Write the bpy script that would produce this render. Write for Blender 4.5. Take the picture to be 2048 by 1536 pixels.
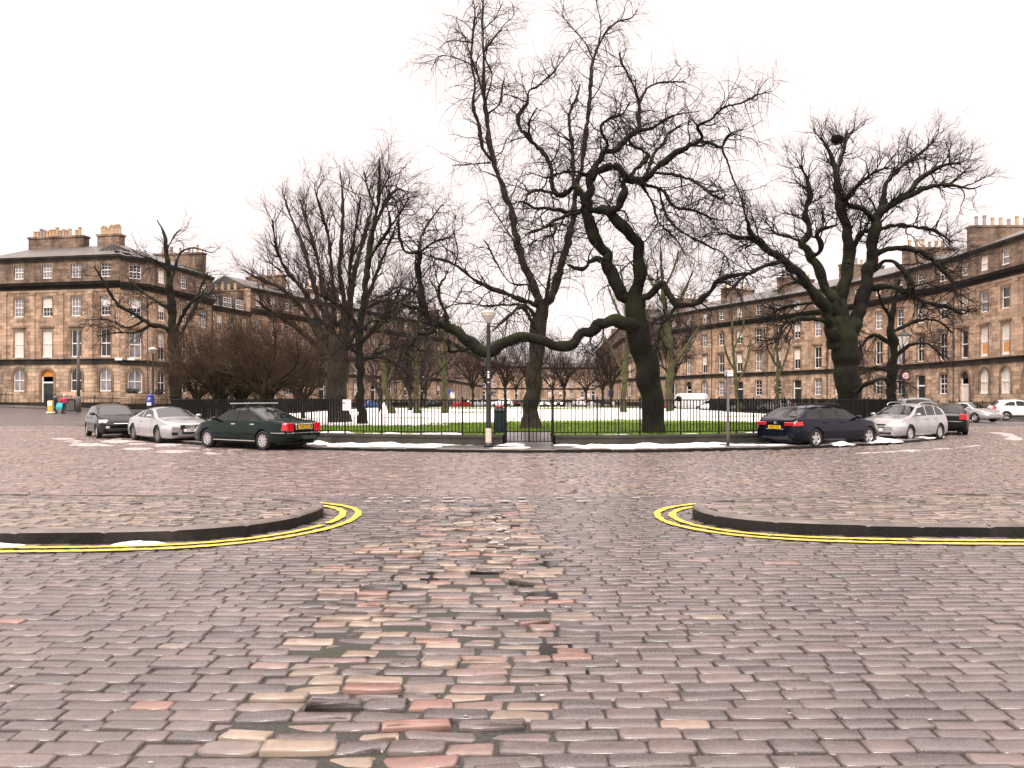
import bpy, math, random
import numpy as np
from mathutils import Vector, Matrix
R = math.radians
for o in list(bpy.data.objects): bpy.data.objects.remove(o)
SC = bpy.context.scene
COL = SC.collection
# ---------------------------------------------------------------- camera
F, HOR, CZ = 1500.0, 796.0, 1.72          # focal length in photo pixels, horizon row, eye height
def P(px, py, Y): return ((px-1024)/F*Y, Y, CZ-(py-HOR)/F*Y)
def GX(px, Y): return (px-1024)/F*Y
cd = bpy.data.cameras.new("camera"); cam = bpy.data.objects.new("camera", cd); COL.objects.link(cam)
cam.location = (0, 0, CZ); cam.rotation_euler = (R(90), 0, 0)
cd.sensor_width = 36; cd.lens = F/2048*36; cd.shift_y = (HOR-768)/2048
cd.clip_end = 5000; cd.clip_start = .05
SC.camera = cam
# ---------------------------------------------------------------- overcast sky and sun
W = bpy.data.worlds.new("World"); SC.world = W; W.use_nodes = True
nt = W.node_tree; nt.nodes.clear()
sky = nt.nodes.new("ShaderNodeTexSky"); sky.sky_type = 'NISHITA'; sky.sun_disc = False
sky.sun_elevation = R(48); sky.sun_rotation = R(200)
mx = nt.nodes.new("ShaderNodeMix"); mx.data_type = 'RGBA'
mx.inputs[0].default_value = 0.93
mx.inputs[7].default_value = (13.2, 11.4, 11.0, 1)
bg = nt.nodes.new("ShaderNodeBackground"); bg.inputs[1].default_value = 0.062
ow = nt.nodes.new("ShaderNodeOutputWorld")
wg = nt.nodes.new("ShaderNodeTexCoord"); ws_ = nt.nodes.new("ShaderNodeSeparateXYZ"); nt.links.new(wg.outputs['Generated'], ws_.inputs[0])
wr = nt.nodes.new("ShaderNodeMapRange"); wr.interpolation_type = 'SMOOTHSTEP'      # overcast: brighter overhead than at the horizon
for i_, v_ in enumerate((.42, 1.0, .9, 3.3)): wr.inputs[1+i_].default_value = v_
nt.links.new(ws_.outputs[2], wr.inputs[0])
vm = nt.nodes.new("ShaderNodeVectorMath"); vm.operation = 'SCALE'; nt.links.new(mx.outputs[2], vm.inputs[0]); nt.links.new(wr.outputs[0], vm.inputs['Scale'])
nt.links.new(sky.outputs[0], mx.inputs[6]); nt.links.new(vm.outputs[0], bg.inputs[0]); nt.links.new(bg.outputs[0], ow.inputs[0])
sl = bpy.data.lights.new("sun", 'SUN'); sl.energy = 1.5; sl.angle = R(25); sl.color = (1, .93, .86)
so = bpy.data.objects.new("sun", sl); COL.objects.link(so)
so.rotation_euler = (R(42), 0, R(-20)); so.location = (0, 0, 60)
SC.view_settings.view_transform = 'Standard'; SC.view_settings.look = 'None'
SC.view_settings.exposure = 0.85; SC.view_settings.gamma = 1
SC.cycles.max_bounces = 6; SC.cycles.diffuse_bounces = 3; SC.cycles.glossy_bounces = 3
SC.cycles.use_denoising = True

# ---------------------------------------------------------------- object helpers
def tag(o, label=None, cat=None, group=None, kind=None):
    if label: o['label'] = label
    if cat: o['category'] = cat
    if group: o['group'] = group
    if kind: o['kind'] = kind
    return o
def thing(name, label, cat, loc=(0,0,0), rz=0, group=None):
    o = bpy.data.objects.new(name, None); COL.objects.link(o)
    o.location = loc; o.rotation_euler = (0, 0, rz); o.empty_display_size = .2
    return tag(o, label, cat, group)
def link(name, me, parent=None, loc=None, rz=0):
    o = bpy.data.objects.new(name, me); COL.objects.link(o)
    if parent: o.parent = parent
    if loc is not None: o.location = loc
    if rz: o.rotation_euler = (0, 0, rz)
    return o
def kids(o): return [c for c in bpy.data.objects if c.parent == o]
def copy_tree(o, parent=None):
    c = o.copy(); COL.objects.link(c)
    if parent: c.parent = parent
    for ch in o.children: copy_tree(ch, c)
    return c
def npmesh(name, V, faces, mats, smooth=False, col=None, midx=None):
    """V (n,3); faces: list of int arrays (k,m)"""
    me = bpy.data.meshes.new(name)
    V = np.asarray(V, dtype=np.float32)
    me.vertices.add(len(V)); me.vertices.foreach_set('co', V.ravel())
    fs = [np.asarray(f, dtype=np.int32) for f in faces if len(f)]
    loops = np.concatenate([f.ravel() for f in fs])
    starts, s = [], 0
    for f in fs:
        k, m = f.shape; starts.append(s+np.arange(k)*m); s += k*m
    starts = np.concatenate(starts).astype(np.int32)
    me.loops.add(len(loops)); me.loops.foreach_set('vertex_index', loops)
    me.polygons.add(len(starts)); me.polygons.foreach_set('loop_start', starts)
    if midx is not None: me.polygons.foreach_set('material_index', np.asarray(midx, dtype=np.int32))
    me.polygons.foreach_set('use_smooth', np.full(len(starts), smooth, dtype=bool))
    for m in (mats if isinstance(mats, (list, tuple)) else [mats]): me.materials.append(m)
    if col is not None:
        a = me.color_attributes.new('Col', 'FLOAT_COLOR', 'POINT')
        c4 = np.ones((len(V), 4), dtype=np.float32); c4[:, :3] = col
        a.data.foreach_set('color', c4.ravel())
    me.update(calc_edges=True)
    return me
class MB:
    """collects simple shapes into one mesh"""
    def __init__(s): s.v = []; s.f = []; s.m = []
    def poly(s, pts, m=0):
        i = len(s.v); s.v += [tuple(p) for p in pts]; s.f.append(tuple(range(i, i+len(pts)))); s.m.append(m); return s
    def box(s, x0, x1, y0, y1, z0, z1, m=0, bev=0):
        if bev: return s.bbox(x0, x1, y0, y1, z0, z1, bev, m)
        i = len(s.v)
        s.v += [(x0,y0,z0),(x1,y0,z0),(x1,y1,z0),(x0,y1,z0),(x0,y0,z1),(x1,y0,z1),(x1,y1,z1),(x0,y1,z1)]
        for q in ((0,3,2,1),(4,5,6,7),(0,1,5,4),(1,2,6,5),(2,3,7,6),(3,0,4,7)):
            s.f.append(tuple(i+k for k in q)); s.m.append(m)
        return s
    def bbox(s, x0, x1, y0, y1, z0, z1, b, m=0):
        b = min(b, (x1-x0)*.45, (y1-y0)*.45, (z1-z0)*.45)
        rings = []
        for z, e in ((z0, b), (z0+b, 0), (z1-b, 0), (z1, b)):
            rings.append([(x0+b+e*.0, y0+e, z), (x1-b, y0+e, z), (x1-e, y0+b, z), (x1-e, y1-b, z), (x1-b, y1-e, z), (x0+b, y1-e, z), (x0+e, y1-b, z), (x0+e, y0+b, z)])
        s.loft(rings, m, cap=True); return s
    def loft(s, rings, m=0, cap=False, closed=True):
        i = len(s.v); n = len(rings[0])
        for r in rings: s.v += [tuple(p) for p in r]
        for a in range(len(rings)-1):
            for k in range(n if closed else n-1):
                k2 = (k+1) % n
                s.f.append((i+a*n+k, i+a*n+k2, i+(a+1)*n+k2, i+(a+1)*n+k)); s.m.append(m)
        if cap:
            s.f.append(tuple(i+k for k in reversed(range(n)))); s.m.append(m)
            s.f.append(tuple(i+(len(rings)-1)*n+k for k in range(n))); s.m.append(m)
        return s
    def lathe(s, prof, c=(0,0,0), n=16, m=0, axis='z', cap=True):
        rings = []
        for r, h in prof:
            ring = []
            for k in range(n):
                a = 2*math.pi*k/n; u, w = r*math.cos(a), r*math.sin(a)
                p = (u, w, h) if axis == 'z' else ((w, h, u) if axis == 'y' else (h, u, w))
                ring.append((c[0]+p[0], c[1]+p[1], c[2]+p[2]))
            rings.append(ring)
        return s.loft(rings, m, cap)
    def tube(s, pts, rad, n=6, m=0):
        pts = [Vector(p) for p in pts]; rr = rad if isinstance(rad, (list, tuple)) else [rad]*len(pts)
        rings = []
        for i, p in enumerate(pts):
            t = (pts[min(i+1, len(pts)-1)]-pts[max(i-1, 0)]).normalized()
            ref = Vector((0,0,1)) if abs(t.z) < .9 else Vector((1,0,0))
            u = t.cross(ref).normalized(); w = t.cross(u)
            rings.append([p+(u*math.cos(2*math.pi*k/n)+w*math.sin(2*math.pi*k/n))*rr[i] for k in range(n)])
        return s.loft(rings, m, True)
    def prism(s, pts, z0, z1, m=0):
        return s.loft([[(x, y, z0) for x, y in pts], [(x, y, z1) for x, y in pts]], m, True)
    def yprism(s, pts, y0, y1, m=0):
        return s.loft([[(x, y0, z) for x, z in pts], [(x, y1, z) for x, z in pts]], m, True)
    def mesh(s, name, mats, smooth=False):
        me = bpy.data.meshes.new(name); me.from_pydata(s.v, [], s.f)
        for m in (mats if isinstance(mats, (list, tuple)) else [mats]): me.materials.append(m)
        if max(s.m or [0]): me.polygons.foreach_set('material_index', s.m)
        if smooth:
            me.shade_smooth()
        me.update(); return me
    def build(s, name, mats, parent=None, smooth=False, loc=None, rz=0):
        return link(name, s.mesh(name, mats, smooth), parent, loc, rz)
def text_mesh(txt, size, mat, depth=.002, align='CENTER', sx=1.0):
    c = bpy.data.curves.new('lettering', 'FONT'); c.body = txt; c.size = size; c.extrude = depth
    c.align_x = align; c.align_y = 'CENTER'
    o = bpy.data.objects.new('lettering', c); COL.objects.link(o)
    dg = bpy.context.evaluated_depsgraph_get(); me = bpy.data.meshes.new_from_object(o.evaluated_get(dg))
    bpy.data.objects.remove(o); bpy.data.curves.remove(c)
    me.transform(Matrix.Diagonal((sx, 1, 1, 1)))
    me.transform(Matrix.Rotation(R(90), 4, 'X'))      # stands upright, read from -y
    me.materials.clear(); me.materials.append(mat)
    return me
def join_mesh(mb, me, T=None, m=0):
    i = len(mb.v)
    for v in me.vertices: mb.v.append(tuple((T @ v.co) if T else v.co))
    for p in me.polygons: mb.f.append(tuple(i+k for k in p.vertices)); mb.m.append(m)
    return mb

# ---------------------------------------------------------------- materials
class NB:
    def __init__(s, name):
        s.mat = bpy.data.materials.new(name); s.mat.use_nodes = True; s.nt = s.mat.node_tree
        s.b = s.nt.nodes['Principled BSDF']; s._tc = None
    def n(s, t, **kw):
        nd = s.nt.nodes.new(t)
        for k, v in kw.items(): setattr(nd, k, v)
        return nd
    def l(s, a, b): s.nt.links.new(a, b)
    def tc(s, which='Object'):
        if not s._tc: s._tc = s.n('ShaderNodeTexCoord')
        return s._tc.outputs[which]
    def scaled(s, v, which='Object'):
        m = s.n('ShaderNodeMapping'); s.l(s.tc(which), m.inputs[0]); m.inputs['Scale'].default_value = v; return m.outputs[0]
    def noise(s, scale, detail=4, vec=None, rough=.55, dist=0):
        nd = s.n('ShaderNodeTexNoise'); nd.inputs['Scale'].default_value = scale; nd.inputs['Detail'].default_value = detail
        nd.inputs['Roughness'].default_value = rough; nd.inputs['Distortion'].default_value = dist
        s.l(vec or s.tc(), nd.inputs['Vector']); return nd.outputs[0]
    def ramp(s, fac, stops):
        nd = s.n('ShaderNodeValToRGB'); cr = nd.color_ramp
        while len(cr.elements) < len(stops): cr.elements.new(.5)
        for e, (p, c) in zip(cr.elements, stops):
            e.position = p; e.color = (*c, 1) if len(c) == 3 else c
        s.l(fac, nd.inputs[0]); return nd.outputs[0]
    def mix(s, fac, a, b, mode='MIX'):
        nd = s.n('ShaderNodeMix', data_type='RGBA', blend_type=mode)
        for i, v in ((0, fac), (6, a), (7, b)):
            if isinstance(v, (int, float)): nd.inputs[i].default_value = v
            elif isinstance(v, tuple): nd.inputs[i].default_value = (*v, 1) if len(v) == 3 else v
            else: s.l(v, nd.inputs[i])
        return nd.outputs[2]
    def math(s, op, a, b=0.0, clamp=False):
        nd = s.n('ShaderNodeMath', operation=op, use_clamp=clamp)
        for i, v in ((0, a), (1, b)):
            if isinstance(v, (int, float)): nd.inputs[i].default_value = v
            else: s.l(v, nd.inputs[i])
        return nd.outputs[0]
    def mrange(s, v, a, b, c, d):
        nd = s.n('ShaderNodeMapRange'); s.l(v, nd.inputs[0])
        for i, x in enumerate((a, b, c, d)): nd.inputs[1+i].default_value = x
        return nd.outputs[0]
    def bump(s, h, strength=.4, dist=.01):
        nd = s.n('ShaderNodeBump'); nd.inputs['Strength'].default_value = strength; nd.inputs['Distance'].default_value = dist
        s.l(h, nd.inputs['Height']); s.l(nd.outputs[0], s.b.inputs['Normal'])
    def set(s, **kw):
        names = dict(col='Base Color', rough='Roughness', metal='Metallic', spec='Specular IOR Level', coat='Coat Weight', coatr='Coat Roughness', emit='Emission Color', es='Emission Strength')
        for k, v in kw.items():
            inp = s.b.inputs[names[k]]
            if isinstance(v, (int, float)): inp.default_value = v
            elif isinstance(v, tuple): inp.default_value = (*v, 1)
            else: s.l(v, inp)
        return s.mat
def simple(name, col, rough=.6, metal=0, spec=.5, coat=0, var=.15, scale=8, bump=0, bscale=60):
    b = NB(name)
    c2 = tuple(x*(1-var) for x in col); c1 = tuple(min(1, x*(1+var)) for x in col)
    b.set(col=b.ramp(b.noise(scale, 5), [(.3, c2), (.7, c1)]), rough=rough, metal=metal, spec=spec, coat=coat)
    if bump: b.bump(b.noise(bscale, 4), bump, .01)
    return b.mat
M = {}
M['white_paint'] = simple('white painted wood', (.85,.82,.79), .5, var=.06)
M['pole_black'] = simple('black painted iron', (.012,.012,.013), .45, bump=.1)
M['iron'] = simple('black railing paint', (.004,.004,.004), .6, spec=.2)
M['pole_grey'] = simple('galvanised grey steel', (.09,.085,.08), .5, var=.25)
M['lampglass'] = simple('opal lamp glass', (.6,.57,.52), .25, var=.1)
M['cream'] = simple('cream painted panel', (.55,.5,.42), .5, var=.12)
M['sign_white'] = simple('white sign face', (.8,.77,.76), .4, var=.04)
M['sign_black'] = simple('black lettering', (.015,.015,.015), .5, var=0)
M['sign_blue'] = simple('blue sign face', (.03,.07,.3), .4, var=.05)
M['sign_red'] = simple('red sign ring', (.45,.02,.03), .4, var=.05)
M['bin_green'] = simple('dark green plastic', (.008,.035,.03), .45, var=.2)
M['red_plastic'] = simple('red plastic bag', (.5,.01,.015), .35, var=.2)
M['yellow_plastic'] = simple('yellow plastic', (.62,.42,.06), .45, var=.1)
M['orange_paint'] = simple('orange fanlight', (.6,.22,.02), .5, var=.15)
M['tyre'] = simple('tyre rubber', (.012,.012,.012), .75)
M['alloy'] = simple('silver alloy', (.55,.53,.52), .35, metal=.6, var=.05)
M['alloy_dark'] = simple('grey alloy', (.2,.19,.19), .35, metal=.6, var=.05)
M['wheel_dark'] = simple('dark brake', (.01,.01,.01), .7)
M['trim'] = simple('black trim', (.012,.012,.014), .4, var=.1)
M['chrome'] = simple('bright chrome trim', (.75,.72,.7), .18, metal=.9, var=.03)
M['tail'] = simple('red tail lens', (.5,.008,.015), .12, coat=.6, var=.2, scale=30)
M['head'] = simple('clear headlight lens', (.5,.48,.48), .12, coat=.6, var=.25, scale=25)
M['plate_y'] = simple('yellow plate', (.75,.45,.01), .4, var=.05)
M['plate_w'] = simple('white plate', (.75,.73,.7), .4, var=.05)
def paint(name, col, metal=.3, rough=.28, coat=.8):
    b = NB(name)
    dirt = b.noise(3.5, 6, rough=.65)
    b.set(col=b.mix(b.mrange(dirt, .35, .8, 0, .22), col, tuple(x*.7+.012 for x in col)), metal=metal, rough=b.mrange(dirt, .3, .8, rough*.7, rough*1.2), coat=coat, spec=.35 if coat > .2 else .2, coatr=.06)
    return b.mat
def carglass():
    b = NB('dark car glass'); b.set(col=(.006,.009,.008), rough=.03, spec=.45); return b.mat
M['cglass'] = carglass()
def pane(name, col, rough=.04, spec=.55):
    b = NB(name); c = b.ramp(b.noise(.8, 3), [(.35, tuple(x*.5 for x in col)), (.7, col)])
    b.set(col=c, rough=rough, spec=spec); b.bump(b.noise(1.5, 2), .06, .02); return b.mat
M['pane'] = pane('window pane dark', (.035,.035,.04))
M['pane_pale'] = pane('window pane with net curtain', (.34,.32,.33))
M['blind'] = simple('pale roller blind', (.66,.61,.55), .7, var=.06)
M['blind_tan'] = simple('orange lit curtain', (.6,.28,.09), .7, var=.2)
# ================================================================ ground, setts, kerbs, snow, lawn
rs = np.random.RandomState
_lat = rs(5).rand(128, 128)
def vnoise(x, y):
    xi = np.floor(x).astype(int); yi = np.floor(y).astype(int); fx = x-xi; fy = y-yi
    fx = fx*fx*(3-2*fx); fy = fy*fy*(3-2*fy)
    g = lambda i, j: _lat[i % 128, j % 128]
    return (g(xi,yi)*(1-fx)+g(xi+1,yi)*fx)*(1-fy)+(g(xi,yi+1)*(1-fx)+g(xi+1,yi+1)*fx)*fy
def fbm(x, y, o=4):
    s = 0; a = .5; t = 0
    for k in range(o):
        s = s+a*vnoise(x*2**k+k*17.3, y*2**k+k*9.1); t += a; a *= .55
    return s/t
GCX, GCY, RK, RF, GY1 = 1.0, 45.7, 22.0, 19.8, 92.0     # garden centre, kerb radius, railing radius, far centre
def stadium(r, n=96):
    pts = []
    for k in range(n+1):
        a = math.pi+math.pi*k/n; pts.append((GCX+r*math.cos(a), GCY+r*math.sin(a)))
    for k in range(1, 12): pts.append((GCX+r, GCY+(GY1-GCY)*k/12))
    for k in range(n//2+1):
        a = math.pi*k/(n//2); pts.append((GCX+r*math.cos(a), GY1+r*math.sin(a)))
    for k in range(1, 12): pts.append((GCX-r, GY1+(GCY-GY1)*k/12))
    return pts
def in_stadium(X, Y, r):
    return ((X-GCX)**2+(Y-GCY)**2 < r*r) & (Y < GCY) | (abs(X-GCX) < r) & (Y >= GCY) & (Y <= GY1)
def chaikin(p, it=2, closed=False):
    for _ in range(it):
        q = []
        m = len(p)
        for i in range(m if closed else m-1):
            a, b = p[i], p[(i+1) % m]
            q += [(a[0]*.75+b[0]*.25, a[1]*.75+b[1]*.25), (a[0]*.25+b[0]*.75, a[1]*.25+b[1]*.75)]
        if not closed: q = [p[0]]+q+[p[-1]]
        p = q
    return p
def resample(p, step):
    p = np.array(p, float); d = np.r_[0, np.cumsum(np.linalg.norm(np.diff(p, axis=0), axis=1))]
    n = max(2, int(d[-1]/step)+1); t = np.linspace(0, d[-1], n)
    return np.stack([np.interp(t, d, p[:, k]) for k in range(p.shape[1])], 1)
def offset(p, d):
    t = np.gradient(p, axis=0); t /= np.linalg.norm(t, axis=1)[:, None]
    return p+np.stack([t[:, 1], -t[:, 0]], 1)*d        # to the right of travel
def in_poly(X, Y, poly):
    ins = np.zeros(np.shape(X), bool); n = len(poly)
    for i in range(n):
        x0, y0 = poly[i]; x1, y1 = poly[(i+1) % n]
        if y0 == y1: continue
        c = (y0 > Y) != (y1 > Y)
        ins ^= c & (X < (x1-x0)*(Y-y0)/(y1-y0)+x0)
    return ins
# kerb edges of the two near pavements (road on the right hand of travel)
KL = resample(chaikin([(-34,8.55),(-12,8.74),(-6.02,8.82),(-4.3,8.92),(-3.5,9.2),(-3.0,9.73),(-2.76,10.33),(-2.74,11.0),(-2.92,11.45),(-3.35,11.8),(-4.2,12.12),(-5.9,12.3),(-8.4,12.4),(-20,12.9),(-34,14.5)], 2), .06)
KR = resample(chaikin([(36,15.5),(22,13.3),(12,12.8),(8.5,12.5),(5.5,12.3),(3.8,11.98),(2.95,11.55),(2.62,11.05),(2.6,10.45),(2.82,9.98),(3.26,9.62),(4.2,9.36),(6.33,9.25),(12,9.2),(36,9.0)], 2), .06)
# ---- materials
def sett_mat(name, tint=1.0):
    b = NB(name)
    at = b.n('ShaderNodeAttribute', attribute_name='Col')
    n1 = b.noise(9, 5); n2 = b.noise(70, 3); n3 = b.noise(.55, 4)
    c = b.mix(b.mrange(n1, .3, .75, 0, .45), at.outputs[0], (.03,.028,.028))
    c = b.mix(b.mrange(n2, .45, .75, 0, .35), c, (.2,.17,.165))
    c = b.mix(b.mrange(n3, .4, .7, 0, .25), c, (.04,.036,.036))
    b.set(col=c, rough=b.math('ADD', b.mrange(n3, .35, .65, .12, .26), b.mrange(n2, .3, .8, -.07, .12)), spec=.7)
    b.bump(b.math('ADD', b.math('MULTIPLY', n2, .5), n1), .28, .006)
    return b.mat
M['sett'] = sett_mat('wet granite setts')
def bed_mat():
    b = NB('wet joint bed'); n1 = b.noise(2.2, 5); n2 = b.noise(40, 4)
    c = b.ramp(n2, [(.3, (.008,.008,.007)), (.7, (.035,.031,.026))])
    c = b.mix(b.mrange(n1, .5, .66, 0, .6), c, (.025,.034,.01))
    b.set(col=c, rough=b.mrange(n1, .3, .7, .25, .8)); b.bump(n2, .8, .01); return b.mat
M['bed'] = bed_mat()
def road_mat():
    b = NB('far wet road'); n1 = b.noise(.25, 6); n2 = b.noise(6, 5)
    mp = b.scaled((1, 1, 1)); br = b.n('ShaderNodeTexBrick'); b.l(mp, br.inputs[0])
    br.inputs['Scale'].default_value = 1; br.inputs['Brick Width'].default_value = .3; br.inputs['Row Height'].default_value = .16
    br.inputs['Mortar Size'].default_value = .018
    br.inputs['Color1'].default_value = (.115,.098,.095,1); br.inputs['Color2'].default_value = (.085,.074,.072,1); br.inputs['Mortar'].default_value = (.03,.027,.025,1)
    c = b.mix(b.mrange(n1, .35, .7, 0, .5), br.outputs[0], (.06,.052,.05))
    b.set(col=c, rough=b.mrange(n1, .3, .7, .3, .5)); b.bump(b.math('ADD', n2, br.outputs['Fac']), .3, .02); return b.mat
M['road'] = road_mat()
def flag_mat():
    b = NB('wet paving flags'); n1 = b.noise(.8, 6); n2 = b.noise(25, 4)
    br = b.n('ShaderNodeTexBrick'); b.l(b.tc(), br.inputs[0]); br.inputs['Scale'].default_value = 1
    br.inputs['Brick Width'].default_value = .9; br.inputs['Row Height'].default_value = .6; br.inputs['Mortar Size'].default_value = .012
    br.inputs['Color1'].default_value = (.13,.115,.105,1); br.inputs['Color2'].default_value = (.09,.08,.075,1); br.inputs['Mortar'].default_value = (.02,.02,.016,1)
    b.set(col=b.mix(b.mrange(n1, .35, .7, 0, .6), br.outputs[0], (.045,.04,.038)), rough=b.mrange(n1, .3, .7, .22, .5)); b.bump(n2, .25, .01); return b.mat
M['flag'] = flag_mat()
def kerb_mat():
    b = NB('kerb face granite with painted shade'); n1 = b.noise(1.6, 5); n2 = b.noise(35, 4)
    c = b.ramp(n1, [(.3, (.006,.0055,.005)), (.62, (.013,.011,.01)), (.75, (.03,.025,.02))])  # front face only: its shade is painted in as near-black, along with grime
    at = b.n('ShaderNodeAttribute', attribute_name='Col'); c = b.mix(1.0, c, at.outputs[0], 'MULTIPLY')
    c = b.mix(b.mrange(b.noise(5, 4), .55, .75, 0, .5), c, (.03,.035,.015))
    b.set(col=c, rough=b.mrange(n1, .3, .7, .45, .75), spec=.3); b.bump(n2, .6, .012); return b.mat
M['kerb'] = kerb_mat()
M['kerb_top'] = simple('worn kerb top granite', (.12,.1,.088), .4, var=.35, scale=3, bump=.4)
def yellow_mat():
    b = NB('worn yellow road paint'); n1 = b.noise(14, 5, rough=.7)
    b.set(col=b.ramp(n1, [(.3, (.2,.14,.06)), (.42, (.58,.41,.05)), (.62, (.74,.53,.05))]), rough=.42); b.bump(n1, .4, .008); return b.mat
M['yellow'] = yellow_mat()
M['white_line'] = simple('worn white road paint', (.34,.3,.28), .6, var=.3, scale=12)
def grass_mat(name, c0, c1):
    b = NB(name); n1 = b.noise(.5, 6); n2 = b.noise(22, 5)
    c = b.mix(b.mrange(n2, .3, .7, 0, 1), c0, c1); c = b.mix(b.mrange(n1, .45, .7, 0, .7), c, (.06,.055,.02))
    b.set(col=c, rough=.8, spec=.2); b.bump(n2, .7, .05); return b.mat
M['lawn'] = grass_mat('winter grass', (.085,.16,.015), (.17,.26,.025))
def snow_mat():
    b = NB('thawing snow'); n1 = b.noise(3, 6, rough=.7); n2 = b.noise(30, 4)
    b.set(col=b.ramp(n1, [(.27, (.34,.3,.27)), (.42, (.75,.72,.7)), (.6, (.86,.84,.83))]), rough=.6); b.bump(n2, .5, .03); return b.mat
M['snow'] = snow_mat()
def slush_mat():
    b = NB('grey slush'); n1 = b.noise(5, 6, rough=.7); n2 = b.noise(40, 4)
    b.set(col=b.ramp(n1, [(.3, (.16,.13,.12)), (.52, (.38,.33,.31)), (.7, (.66,.61,.58))]), rough=.5); b.bump(n2, .6, .03); return b.mat
M['slush'] = slush_mat()
def water_mat():
    b = NB('standing water'); b.set(col=(.012,.011,.01), rough=.1, spec=.5); b.bump(b.noise(12, 2), .03, .01); return b.mat
M['water'] = water_mat()

def struct(name, me): return tag(link(name, me), kind='structure')
# ---- ground sheet to the horizon
m = MB(); m.poly([(-2500,-300,-.045),(2500,-300,-.045),(2500,4000,-.045),(-2500,4000,-.045)]); struct('ground', m.mesh('ground', M['road']))
m = MB(); m.poly([(-9,.5,-.019),(9,.5,-.019),(43,47,-.019),(-43,47,-.019)]); struct('road_bed', m.mesh('road_bed', M['bed']))

# ---- setts as real stones
def setts(x0, x1, y0, y1, row, length, ang, seed, keep, colour, z0=0.0, n8=True, jit=1.0, hj=.0035):
    g = rs(seed); c, s = math.cos(ang), math.sin(ang)
    cx, cy = (x0+x1)/2, (y0+y1)/2
    rad = math.hypot(x1-x0, y1-y0)/2 if ang else None
    hu = rad or (x1-x0)/2; hv = rad or (y1-y0)/2
    U, V, A, B = [], [], [], []
    v = -hv
    while v < hv:
        b = row*g.uniform(.86, 1.14); nn = int(2*hu/length)+4
        l = length*g.uniform(.68, 1.36, nn); e = -hu-g.rand()*length+np.cumsum(l)
        U.append(e-l/2); A.append(l/2); V.append(np.full(nn, v+b/2)); B.append(np.full(nn, b/2)); v += b
    U, V, A, B = map(np.concatenate, (U, V, A, B))
    wav = .07*(fbm(U*.45+seed, V*.08)-.5)*jit*2
    sl = np.gradient(wav)*0
    V = V+wav
    X = cx+U*c-V*s; Y = cy+U*s+V*c
    k = keep(X, Y) & (X > x0) & (X < x1) & (Y > y0) & (Y < y1)
    U, V, A, B, X, Y = (q[k] for q in (U, V, A, B, X, Y)); n = len(U)
    rough = colour(X, Y, g)                    # (n,3) colours, (n,) roughness-of-laying
    cols, irr = rough
    gap = .0025+.0045*g.rand(n)+.010*irr*g.rand(n)
    A = A-gap; B = B-gap*.8
    cc = np.minimum(A, B)*g.uniform(.12, .34, n)
    if n8: tpl = [(-1,-1,1,0),(1,-1,-1,0),(1,-1,0,1),(1,1,0,-1),(1,1,-1,0),(-1,1,1,0),(-1,1,0,-1),(-1,-1,0,1)]
    else: tpl = [(-1,-1,0,0),(1,-1,0,0),(1,1,0,0),(-1,1,0,0)]
    m_ = len(tpl)
    pu = np.stack([A*t[0]+cc*t[2] for t in tpl], 1); pv = np.stack([B*t[1]+cc*t[3] for t in tpl], 1)
    jm = (.0045+.011*irr)[:, None]*jit
    pu += g.uniform(-1, 1, pu.shape)*jm; pv += g.uniform(-1, 1, pv.shape)*jm*.7
    rot = g.normal(0, .011, n)*(1+2.2*irr); cr, sr = np.cos(rot)[:, None], np.sin(rot)[:, None]
    pu, pv = pu*cr-pv*sr, pu*sr+pv*cr
    dz = g.normal(0, hj, n)*(1+1.5*irr)-.012*irr*g.rand(n); tx = g.normal(0, .010, n)*(1+1.3*irr); ty = g.normal(0, .018, n)*(1+irr)
    rings = []
    ins = np.minimum(B*.1, .0055)
    for (sc, h) in ((0, -.06), (0, -.012), (1, -.0035), (4.2, 0.0)):
        f = 1-sc*(ins/np.maximum(.02, B))[:, None]; fu = 1-sc*(ins/np.maximum(.02, A))[:, None]
        qu, qv = pu*fu, pv*f
        zz = h+(dz[:, None]+(tx[:, None]*qu+ty[:, None]*qv) if sc or h > -.05 else 0)
        uu, vv = U[:, None]+qu, V[:, None]+qv
        rings.append(np.stack([cx+uu*c-vv*s, cy+uu*s+vv*c, np.broadcast_to(zz+z0, uu.shape)], 2))
    cz = dz+.002*g.rand(n)+z0
    top = np.stack([cx+U*c-V*s, cy+U*s+V*c, cz], 1)[:, None, :]
    VV = np.concatenate(rings+[top], 1)         # n, 3m+1, 3
    st = 4*m_+1
    base = (np.arange(n)*st)[:, None]
    quads = []
    for r_ in range(3):
        for q in range(m_):
            q2 = (q+1) % m_
            quads.append(np.concatenate([base+r_*m_+q, base+r_*m_+q2, base+(r_+1)*m_+q2, base+(r_+1)*m_+q], 1))
    tris = [np.concatenate([base+3*m_+q, base+3*m_+(q+1) % m_, base+4*m_], 1) for q in range(m_)]
    return VV.reshape(-1, 3), [np.concatenate(quads), np.concatenate(tris)], np.repeat(cols, st, 0)
GREY = np.array([(.112,.088,.079),(.092,.074,.067),(.127,.098,.086),(.078,.065,.061),(.104,.083,.075)])
WARM = np.array([(.27,.19,.145),(.26,.2,.15),(.22,.145,.12),(.3,.23,.17),(.2,.155,.13),(.25,.13,.1)])
def strip_mask(X, Y):
    c = -.62+.05*np.sin(Y*1.3); w = 1.0+.15*np.sin(Y*.9+1)
    return np.clip(1.25-np.abs(X-c)/w, 0, 1)*np.clip((13.5-Y)/3, 0, 1)
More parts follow.
